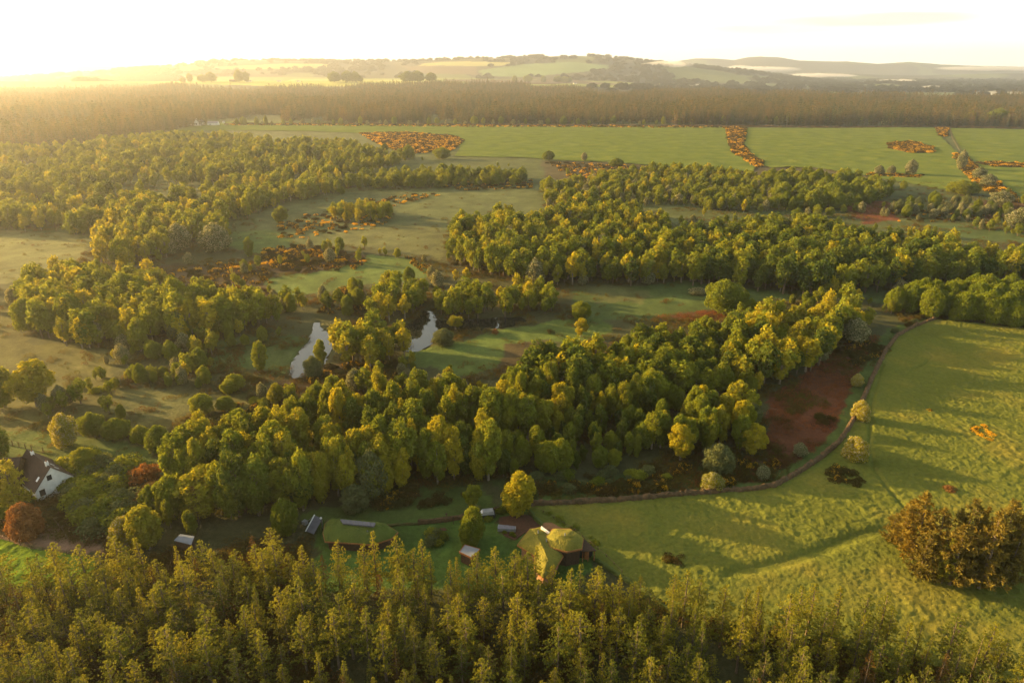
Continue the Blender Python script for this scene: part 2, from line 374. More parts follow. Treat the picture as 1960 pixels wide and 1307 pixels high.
sward('pasture', nf, .32, .22, 1.3, [(.112, .124, .024), (.165, .146, .028)], lift=.55,
      ditch=[(wp([(1400,1100),(1470,1088),(1560,1062),(1640,1030),(1700,1018),(1760,1012)]), 1.3, .75),
             (wp([(1690,700),(1668,770),(1664,850),(1672,900),(1700,940),(1730,975)]), .5, .35),
             (wp([(1735,650),(1760,668),(1785,685),(1770,700),(1740,712)]), .4, .3)])
sward('meadow', wp([(330,252),(360,243),(440,234),(900,238),(1390,243),(1392,262),(1410,285),(1448,318),(1440,331),(1300,322),(1160,312),(1000,303),(870,300),(888,268),(860,258),(700,256),(600,252),(450,250)]), 2.6, .7, 14, [(.10, .13, .03), (.13, .15, .032)], seed=2, lift=.4)
sward('meadow', wp([(1422,246),(1600,246),(1792,244),(1800,262),(1832,292),(1845,320),(1872,350),(1830,368),(1700,345),(1560,322),(1475,322),(1450,312),(1425,280)]), 2.6, .7, 12, [(.10, .13, .03), (.135, .15, .03)], seed=3, lift=.4)
sward('meadow', wp([(1818,246),(2000,250),(2500,262),(2500,420),(2000,402),(1950,388),(1890,345),(1850,300),(1830,270)]), 2.6, .7, 12, [(.10, .13, .03), (.13, .145, .03)], seed=4, lift=.4)
sward('lawn', wp([(-250,1062),(-60,1034),(0,1032),(60,1052),(185,1070),(175,1120),(-250,1140)]), .3, .35, 1.6, [(.11, .17, .02), (.13, .17, .02)], seed=5)

# ------------------------------------------------------------------ tree and bush prototypes
def cards(c, nrm, s, asp, rg):
    c = np.asarray(c); N = len(c); nrm = nrm/np.linalg.norm(nrm, axis=1, keepdims=True)
    a = rg.normal(size=(N, 3)); t = a-(a*nrm).sum(1, keepdims=True)*nrm; t /= np.linalg.norm(t, axis=1, keepdims=True)
    b = np.cross(nrm, t); s = np.asarray(s)[:, None]; e = rg.uniform(-.25, .25, (N, 1))
    V = np.stack([c-t*s, c-b*s*asp+t*s*e+nrm*s*.15, c+t*s, c+b*s*asp-t*s*e+nrm*s*.15], 1).reshape(-1, 3)
    return V, np.arange(N*4).reshape(N, 4)
def dirs(N, rg, zmin=-1):
    z = rg.uniform(zmin, 1, N); a = rg.uniform(0, 2*math.pi, N); r = np.sqrt(1-z*z)
    return np.stack([r*np.cos(a), r*np.sin(a), z], 1)
def clump_cards(clumps, dens, size, rg, jit=.55, asp=.6):
    C = []; Nn = []; S = []
    for (x, y, z, rx, rz) in clumps:
        n = max(6, int(dens*rx*(rx+rz)/2)); d = dirs(n, rg, -.75); k = rg.uniform(.62, 1.06, (n, 1))**.6
        bump = 1+.16*np.sin(d[:, :1]*7+x)*np.cos(d[:, 1:2]*6+y)
        C.append(np.array([x, y, z])+d*k*bump*np.array([rx, rx, rz])); Nn.append(d+rg.normal(size=(n, 3))*jit); S.append(rg.uniform(.6, 1.25, n)*size)
    return cards(np.concatenate(C), np.concatenate(Nn), np.concatenate(S), asp, rg)
def tube(path, rad, n=6):
    V = []; F = []
    path = [Vector(p) for p in path]
    for i, p in enumerate(path):
        d = (path[min(i+1, len(path)-1)]-path[max(i-1, 0)]).normalized()
        a = d.orthogonal().normalized(); b = d.cross(a)
        for k in range(n):
            q = p+(a*math.cos(2*math.pi*k/n)+b*math.sin(2*math.pi*k/n))*rad[i]; V.append(tuple(q))
    for i in range(len(path)-1):
        for k in range(n): F.append((i*n+k, i*n+(k+1) % n, (i+1)*n+(k+1) % n, (i+1)*n+k))
    return V, F
def joinvf(parts):
    V = []; F = []; o = 0
    for v, f in parts:
        V += list(map(tuple, v)); F += [tuple(int(i)+o for i in q) for q in f]; o += len(v)
    return V, F
def trunk_geo(h, r, clumps, rg, nl=7, lean=.3):
    pts = [(0, 0, -.4), (rg.normal()*lean*.3, rg.normal()*lean*.3, h*.3), (rg.normal()*lean, rg.normal()*lean, h*.62), (rg.normal()*lean, rg.normal()*lean, h*.9)]
    parts = [tube(pts, [r*1.2, r, r*.6, r*.15])]
    for c in list(clumps)[:nl]:
        z0 = max(.8, min(c[2]*.6, h*.6)); s = Vector((0, 0, z0)); e = Vector(c[:3]); mid = s.lerp(e, .5)+Vector((0, 0, .25))
        parts.append(tube([s, mid, e], [r*.42, r*.25, r*.08], 5))
    return joinvf(parts)
def broad_clumps(h, rad, n, rg, base=.18, shape='birch'):
    cl = []
    if shape == 'birch':
        zc = h*(base+1)/2; hz_ = h*(1-base)/2; lean = rg.normal(size=2)*.25
        for i in range(n):
            d = dirs(1, rg)[0] if i % 3 == 0 else np.array([math.cos(i*2.4)*math.sqrt(1-(1-2*(i+.5)/n)**2), math.sin(i*2.4)*math.sqrt(1-(1-2*(i+.5)/n)**2), 1-2*(i+.5)/n])
            k = rg.uniform(.55, .8); nar = 1-.35*max(0, -d[2])-.12*max(0, d[2]); rc = rad*rg.uniform(.2, .38)
            cl.append((d[0]*rad*k*nar+lean[0]*d[2], d[1]*rad*k*nar+lean[1]*d[2], zc+d[2]*hz_*.86*rg.uniform(.8, 1.08), rc, rc*1.6))
        cl.append((0, 0, zc, rad*.6, hz_*.7)); return cl
    for i in range(n):
        f = (i+.5)/n; z = base+(1-base)*f*.93
        if shape == 'birch': pr = math.sin(math.pi*min(1, (f*.9+.14))**.85)**.75
        elif shape == 'round': pr = math.sqrt(max(0, 1-(2*f*.95-.85)**2))
        else: pr = 1-f*.8
        pr = max(pr, .12); a = i*2.399+rg.uniform(-.4, .4); q = rad*pr*rg.uniform(.45, .72)
        rc = rad*rg.uniform(.34, .5)*(.65+.35*pr)
        cl.append((q*math.cos(a), q*math.sin(a), z*h, rc, rc*(1.35 if shape == 'birch' else .95)))
    cl.append((0, 0, h*.93, rad*.3, rad*.42)); cl.append((0, 0, h*.55, rad*.6, h*.25))
    return cl
PROTO = {}
def reg(kind, crown, trunk, leaf, bark, cmidx=None, leaves2=None):
    mats = [leaf]+([leaves2] if leaves2 else [])
    cm = make_mesh('crown', *crown, mats, cmidx)
    tm = make_mesh('trunk', *trunk, bark) if trunk else None
    if trunk:
        V, F = joinvf([trunk]); nv = len(V); k = len(crown[0])
        Fa = np.concatenate([crown[1], np.array(F)+k]); V2 = np.concatenate([crown[0], np.array(V)])
        mi = list(cmidx if cmidx is not None else [0]*len(crown[1]))+[len(mats)]*len(F)
        mm = make_mesh('tree', V2, Fa, mats+[bark], mi)
    else: mm = cm
    PROTO.setdefault(kind, []).append((cm, tm, mm))
TH = 12.0   # every tree prototype is 12 m tall, every bush 3 m
def make_broad(kind, seed, rad, n, shape, leaf, bark, dens=190, size=.26, base=.18, h=TH, white=0):
    rg = np.random.default_rng(seed); cl = broad_clumps(h, rad, n, rg, base, shape)
    V, F = clump_cards(cl, dens, size, rg); V[:, 2] = np.maximum(V[:, 2], .15)
    mi = None
    if white: mi = (rg.random(len(F)) < white).astype(int)
    reg(kind, (V, F), trunk_geo(h, .22 if h > 5 else .12, cl, rg), leaf, bark, mi, L_WHITE if white else None)
for i in range(4): make_broad('birch_golden', 100+i, 2.6+.2*(i%2), 30+4*i, 'birch', L_GOLD, BARKW, base=.12-.02*i)
for i in range(4): make_broad('birch_mid', 110+i, 2.6+.25*(i%3), 28+4*i, 'birch', L_MID, BARKW, base=.10-.03*i)
for i in range(2): make_broad('birch_dark', 120+i, 2.9, 30, 'birch', L_DARK, BARK, base=.04)
for i in range(3): make_broad('round_mid', 130+i, 4.6, 26+4*i, 'round', L_MID, BARK, 110, .32, .15)
for i in range(3): make_broad('oak', 140+i, 5.2, 30+4*i, 'round', L_OAK, BARK, 110, .34, .15)
for i in range(2): make_broad('willow', 150+i, 4.8, 24+4*i, 'round', L_GREY, BARK, 110, .3, .08)
for i in range(3): make_broad('hawthorn', 160+i, 4.6, 22+3*i, 'round', L_GREY, BARK, 120, .30, .1, white=.34)
for i in range(2): make_broad('hawthorn_gold', 165+i, 4.4, 26+3*i, 'round', L_GOLD, BARK, 120, .28, .1, white=.3)
make_broad('copper', 170, 4.4, 24, 'round', L_RED, BARK, 120, .3, .1)
# far versions: fewer, larger leaf clumps
for i in range(3): make_broad('far_gold', 200+i, 2.8, 18, 'birch', L_GOLD, BARKW, 40, .5)
for i in range(3): make_broad('far_mid', 210+i, 3.0, 18, 'birch', L_MID, BARK, 40, .5)
for i in range(2): make_broad('far_round', 220+i, 4.4, 20, 'round', L_MID, BARK, 26, .55, .12)
for i in range(2): make_broad('hill_tree', 228+i, 5.5, 16, 'round', L_HILL, BARK, 9, 1.0, .0)
for i in range(1): make_broad('far_dark', 225+i, 3.2, 18, 'birch', L_DARK, BARK, 40, .5)
def make_pine(kind, seed, leaf, bark, h=TH, rad=2.3, levels=15, base=.30, per=7, tuft=11, size=.19, power=.75, up=.35):
    rg = np.random.default_rng(seed); C = []; Nn = []; S = []; parts = [tube([(0, 0, -.4), (rg.normal()*.15, rg.normal()*.15, h*.5), (0, 0, h)], [.2, .13, .02])]
    tips = []
    for l in range(levels):
        f = l/(levels-1); z = h*(base+(1-base)*f*.97); L = rad*(1-f)**power*rg.uniform(.75, 1.1)+.18
        if f < .18: L *= .55+f*2.5
        for b in range(per):
            a = rg.uniform(0, 2*math.pi); Lb = L*rg.uniform(.65, 1.15); e = Vector((math.cos(a)*Lb, math.sin(a)*Lb, z+Lb*up*rg.uniform(.2, 1.3)))
            s = Vector((0, 0, z))
            if rg.random() < .3: parts.append(tube([s, e], [.05, .015], 3))
            k = max(2, int(Lb*3.2))
            for j in range(k):
                q = s.lerp(e, (j+.8)/k)+Vector(rg.normal(size=3)*.12); tips.append((q, (e-s).normalized(), .6+.5*(j/k)))
    for q, d, sz in tips:
        for j in range(tuft):
            dv = np.array(d)*.7+rg.normal(size=3)*.75+np.array([0, 0, .45]); dv /= np.linalg.norm(dv)
            C.append(np.array(q)+dv*size*.7*sz); Nn.append(dv); S.append(size*sz*rg.uniform(.7, 1.2))
    C = np.array(C); D = np.array(Nn); S = np.array(S)[:, None]
    a = rg.normal(size=C.shape); t = np.cross(D, a); t /= np.linalg.norm(t, axis=1, keepdims=True)
    V = np.stack([C-D*S, C-t*S*.3, C+D*S, C+t*S*.3], 1).reshape(-1, 3)
    reg(kind, (V, np.arange(len(C)*4).reshape(-1, 4)), joinvf(parts), leaf, bark)
for i in range(4): make_pine('pine_green', 300+i, L_PINE, BARK, rad=2.5+.2*i, base=.25, power=.72, up=.4)
for i in range(3): make_pine('pine_dark', 310+i, L_PINE2, BARK, rad=2.6, base=.22, power=.8, up=.3)
for i in range(2): make_pine('larch', 320+i, L_BROWN, BARK, rad=2.2, base=.25, tuft=7, power=.8, up=.3)
for i in range(2): make_pine('spruce', 330+i, L_PINE, BARK, rad=2.3, base=.08, levels=20, power=1.0, up=.05)
for i in range(2): make_pine('scots', 340+i, L_OLIVE, BARK, rad=2.9, base=.10, levels=18, per=7, power=.65, up=.3, tuft=7, size=.4)
for i in range(2): make_pine('scots_green', 350+i, L_PINE, BARK, rad=3.4, base=.15, levels=16, per=7, power=.5, up=.3, tuft=7, size=.4)
for i in range(3): make_pine('far_conifer', 360+i, L_FARC, BARK, rad=2.5, base=.12, levels=9, per=5, tuft=2, size=.62, power=1.0, up=.0)
def make_gorse(kind, seed, flowers, h=3.0):
    rg = np.random.default_rng(seed); cl = []
    for i in range(11):
        a = rg.uniform(0, 6.28); q = 2.0*math.sqrt(rg.random()); r = rg.uniform(.6, 1.1); cl.append((q*math.cos(a), q*math.sin(a), h*.25+h*.45*rg.random()*(1-q/3.2), r, r))
    V, F = clump_cards(cl, 190, .2, rg, .9, .45); V[:, 2] = np.maximum(V[:, 2], 0)
    C = V.reshape(-1, 4, 3).mean(1); top = C[:, 2]/h
    pn = vnoise(C[:, 0]+seed, C[:, 1], .8, seed)
    mi = ((pn > 1-flowers) & (rg.random(len(F)) < .85) & (top > .2)).astype(int)
    reg(kind, (V, F), None, L_GORSE, BARK, mi, L_GOLDB if 'bright' in kind else L_GOLDF)
make_gorse('gorse', 400, .36); make_gorse('gorse', 401, .48); make_gorse('gorse_plain', 402, .12); make_gorse('gorse_plain', 403, .05)
make_gorse('gorse_bright', 404, .78); make_gorse('gorse_bright', 405, .66)
for i in range(2): make_broad('shrub', 410+i, 1.9, 14, 'round', L_MID, BARK, 200, .17, .1, h=3.0)
for i in range(2): make_broad('shrub_grey', 415+i, 1.9, 14, 'round', L_GREY, BARK, 200, .17, .1, h=3.0)
make_broad('shrub_red', 418, 1.7, 12, 'round', L_RED, BARK, 200, .17, .1, h=3.0)
BH = {'gorse': 3, 'gorse_plain': 3, 'gorse_bright': 3, 'shrub': 3, 'shrub_grey': 3, 'shrub_red': 3}
PW = {}
for k, v in PROTO.items():
    co = np.empty(len(v[0][0].vertices)*3, np.float32); v[0][0].vertices.foreach_get('co', co); co = co.reshape(-1, 3)
    PW[k] = 2*np.percentile(np.hypot(co[:, 0], co[:, 1]), 97)
NAMES = {'birch': ('birch_tree', 'birch tree'), 'round': ('broadleaf_tree', 'broadleaf tree'), 'oak': ('oak_tree', 'oak tree'), 'willow': ('willow_tree', 'willow tree'),
         'hawthorn': ('hawthorn_tree', 'hawthorn tree'), 'copper': ('copper_tree', 'copper leaved tree'), 'pine': ('pine_tree', 'pine tree'), 'larch': ('larch_tree', 'larch tree'),
         'spruce': ('spruce_tree', 'spruce tree'), 'scots': ('scots_pine', 'scots pine'), 'gorse': ('gorse_bush', 'gorse bush'), 'shrub': ('garden_shrub', 'shrub'), 'far': ('distant_tree', 'tree')}
def place(kind, x, y, h, wd=None, label=None, group=None, parts=True, vi=None, rz=None, z=None):
    pr = PROTO[kind]; cm, tm, mm = pr[(vi if vi is not None else random.randrange(len(pr))) % len(pr)]
    nm, cat = NAMES[kind.split('_')[0]]
    ph = BH.get(kind, TH); sz = h/ph; sx = (wd/PW[kind]) if wd else sz*(random.uniform(1.0, 1.35) if kind[:4] == 'pine' else random.uniform(.74, 1.14))
    rz = random.uniform(0, 6.28) if rz is None else rz
    z = hz(x, y) if z is None else z
    if parts and tm:
        o = empty(nm, (x, y, z), rz)
        for n, me in (('crown', cm), ('trunk', tm)):
            c = bpy.data.objects.new(n, me); COL.objects.link(c); c.parent = o
    else:
        o = bpy.data.objects.new(nm, mm); COL.objects.link(o); o.location = (x, y, z); o.rotation_euler = (0, 0, rz)
    o.scale = (sx, sx, sz)
    return tag(o, label, cat, group)
def tree_at(kind, px, base_py, top_py, width_px, label, group=None, parts=True, vi=None):
    x, y = P(px, base_py, 0); u = (px-980)/FPX
    v = (top_py-653.5)/FPX; f = ct-v*st; d = st+v*ct; h = max(.5, CAMH-d*y/f)
    depth = y*ct+st*CAMH; return place(kind, x, y, h*1.02, width_px/FPX*depth, label, group, parts, vi)

# ------------------------------------------------------------------ massed far-off vegetation (one object each)
def gn_stuff(name, pts, scl, rot, pick, kinds, label, cat):
    col = bpy.data.collections.new(name+'_shapes')
    k = 0
    for kd in kinds:
        for (cm, tm, mm) in PROTO[kd]:
            col.objects.link(bpy.data.objects.new('shape_%02d' % k, mm)); k += 1
    me = bpy.data.meshes.new(name); me.vertices.add(len(pts)); me.vertices.foreach_set('co', np.asarray(pts, np.float32).ravel())
    a = me.attributes.new('iscale', 'FLOAT_VECTOR', 'POINT'); a.data.foreach_set('vector', np.asarray(scl, np.float32).ravel())
    a = me.attributes.new('irot', 'FLOAT_VECTOR', 'POINT'); a.data.foreach_set('vector', np.asarray(rot, np.float32).ravel())
    a = me.attributes.new('pick', 'INT', 'POINT'); a.data.foreach_set('value', (np.asarray(pick) % k).astype(np.int32))
    o = bpy.data.objects.new(name, me); COL.objects.link(o)
    ng = bpy.data.node_groups.new(name, 'GeometryNodeTree')
    ng.interface.new_socket('Geometry', in_out='INPUT', socket_type='NodeSocketGeometry'); ng.interface.new_socket('Geometry', in_out='OUTPUT', socket_type='NodeSocketGeometry')
    gi = ng.nodes.new('NodeGroupInput'); go = ng.nodes.new('NodeGroupOutput'); ip = ng.nodes.new('GeometryNodeInstanceOnPoints')
    ci = ng.nodes.new('GeometryNodeCollectionInfo'); ci.inputs['Collection'].default_value = col; ci.inputs['Separate Children'].default_value = True; ci.inputs['Reset Children'].default_value = True
    def at(n, t):
        q = ng.nodes.new('GeometryNodeInputNamedAttribute'); q.data_type = t; q.inputs['Name'].default_value = n; return q.outputs[0]
    e2r = ng.nodes.new('FunctionNodeEulerToRotation')
    L = ng.links.new
    L(gi.outputs[0], ip.inputs['Points']); L(ci.outputs[0], ip.inputs['Instance']); ip.inputs['Pick Instance'].default_value = True
    L(at('pick', 'INT'), ip.inputs['Instance Index']); L(at('irot', 'FLOAT_VECTOR'), e2r.inputs[0]); L(e2r.outputs[0], ip.inputs['Rotation'])
    L(at('iscale', 'FLOAT_VECTOR'), ip.inputs['Scale']); L(ip.outputs[0], go.inputs[0])
    md = o.modifiers.new('scatter', 'NODES'); md.node_group = ng
    return tag(o, label, cat, kind='stuff')
def scatter(poly, d, jit=.42, seed=1):
    rg = np.random.default_rng(seed); xs = [p[0] for p in poly]; ys = [p[1] for p in poly]
    gx = np.arange(min(xs), max(xs)+d, d); gy = np.arange(min(ys), max(ys)+d*.87, d*.87)
    X, Y = np.meshgrid(gx, gy, indexing='ij'); X = X+(np.arange(len(gy)) % 2)[None]*d/2
    x = X.ravel()+rg.uniform(-jit, jit, X.size)*d; y = Y.ravel()+rg.uniform(-jit, jit, X.size)*d
    k = inpoly(x, y, poly); return x[k], y[k]
def stuff_at(name, x, y, h, kinds, label, cat, seed=1, wvar=.15, proto_h=TH, ws=1.0):
    rg = np.random.default_rng(seed); n = len(x); s = h/proto_h; wv = s*ws*rg.uniform(1-wvar, 1+wvar, n)
    gn_stuff(name, np.stack([x, y, H(x, y)], 1), np.stack([wv, wv, s], 1), np.stack([np.zeros(n), np.zeros(n), rg.uniform(0, 6.28, n)], 1), rg.integers(0, 1000, n), kinds, label, cat)
# conifer plantation beyond the meadows
cx = []; cyy = []; hh = []
plan = [P(-700,310), P(0,290), P(180,274), P(330,250), P(440,234), P(900,238), P(1390,241), P(1960,246), P(2700,256), P(2700,188), P(1960,187,16), P(1600,182,16), P(1300,172,16), P(1000,160,30), P(700,162,30), P(430,166,24), P(130,160,24), P(0,154,20), P(-700,154,20)]
plan = [(a*(1 if b < 3000 else 3000/b), min(b, 3000)) for a, b in plan]
x, y = scatter(plan, 8.8, .48, seed=5)
kk = (fbm(x, y, 130, 77, 2) < .66) & (np.abs(np.sin((x*.8+y*.35)/190)) > .012) & (y < 3200-900*fbm(x, y, 420, 78, 2)); x = x[kk]; y = y[kk]
stuff_at('conifer_plantation', x, y, 12+17*fbm(x, y, 110, 71, 2)+rng.uniform(-6, 8, len(x))+8*(rng.random(len(x)) < .03), ['far_conifer'], 'dense brown green conifer plantation stretching behind the far meadows', 'conifer plantation', ws=1.15)
# woods on the hills
pts = []
x = rng.uniform(-11000, 11000, 60000); y = rng.uniform(2750, 11500, 60000)
k = (np.abs(x/y) < 1.05); x = x[k]; y = y[k]
occ = fbm(x, y, 420, 51, 2); keep = (occ <= .6) & (rng.random(len(x)) < np.where(occ < .34, .25, 1.0)*np.clip(9000/y-.4, .15, 1))
for pts_, c in FARPAINT: keep &= ~inpoly(x, y, wg(pts_))
keep &= (y < 6600); x = x[keep]; y = y[keep]; keep = ~((y < 3700) & (x/y < .1) & (y > 2600)); x = x[keep]; y = y[keep]
sx_, sy_ = scatter([Pg(130, 153), Pg(200, 151), Pg(345, 151), Pg(352, 155), Pg(150, 157)], 16, seed=8)
x = np.concatenate([x, sx_]); y = np.concatenate([y, sy_])
stuff_at('hill_woods', x, y, rng.uniform(13, 20, len(x)), ['hill_tree'], 'dark hazy woods covering the distant hills', 'distant woods', ws=2.6)

L_UNDER = leafmat('undergrowth_leaves', (.10, .10, .02), (.10, .055, .02), .35)
for i in range(3):
    rg = np.random.default_rng(440+i); cl = [(rg.normal()*.9, rg.normal()*.9, .35, rg.uniform(.5, .9), rg.uniform(.5, .8)) for _ in range(4)]
    V, F = clump_cards(cl, 110, .13, rg, .8, .5); V[:, 2] = np.maximum(V[:, 2], 0); reg('under', (V, F), None, L_UNDER, BARK)
n = 60000; y = 80*np.exp(rng.random(n)*math.log(7.5)); x = y*rng.uniform(-.95, .95, n)
k = (fbm(x, y, 12, 91, 3) > .5-.02*np.sqrt(y)/10) & ~inpoly(x, y, nf) & ~inpoly(x, y, wp([(600,985),(740,960),(930,950),(1000,965),(1160,1080),(1100,1200),(560,1200)])) & ~inpoly(x, y, wp([(-300,1000),(220,1040),(200,1140),(-300,1140)]))
for pd in (POND1, POND2): k &= ~inpoly(x, y, pd)
x = x[k]; y = y[k]
green = np.zeros(len(x), bool)
for pts_, c, rag, kk in PAINT:
    if c is GRASS_L or (np.mean(np.asarray(c)) > .072 and c is not HEATH and c[0] < 1.2*c[1]): green |= inpoly(x, y, wp(pts_))
shore = np.minimum(pathdist(x, y, POND1+POND1[:1]), pathdist(x, y, POND2+POND2[:1])) < 3
green |= inpoly(x, y, wp(STRIP))
k = ~green | shore | (rng.random(len(x)) < .10); x = x[k]; y = y[k]; print('undergrowth', len(x))
stuff_at('undergrowth', x, y, rng.uniform(.7, 2.0, len(x)), ['under'], 'low bracken and scrub covering the valley floor between the woods', 'undergrowth', proto_h=1.6, wvar=.4)

L_BRK = leafmat('russet_bracken', (.27, .10, .04), (.15, .075, .03), .4)
for i in range(3):
    rg = np.random.default_rng(460+i); cl = [(rg.normal()*.6, rg.normal()*.6, .2, rg.uniform(.3, .6), rg.uniform(.25, .45)) for _ in range(4)]
    V, F = clump_cards(cl, 150, .10, rg, .9, .4); V[:, 2] = np.maximum(V[:, 2], 0); reg('bracken', (V, F), None, L_BRK, BARK)
bx_, by_ = [], []
for pts_, c, rag, kk in PAINT:
    if c[0] > 1.8*c[1]:
        a, b = scatter(wp(pts_), 1.35 if pts_[0][1] > 500 else 3.2, .5, seed=int(pts_[0][0])); bx_.append(a); by_.append(b)
x = np.concatenate(bx_[:-1]); y = np.concatenate(by_[:-1]); k = (fbm(x, y, 7, 95, 3) > .42) & ~inpoly(x, y, wp(STRIP)); x = x[k]; y = y[k]
stuff_at('bracken', x, y, rng.uniform(.4, 1.0, len(x)), ['bracken'], 'rusty dead bracken on the slopes inside the dyke', 'bracken', proto_h=.8, wvar=.4)

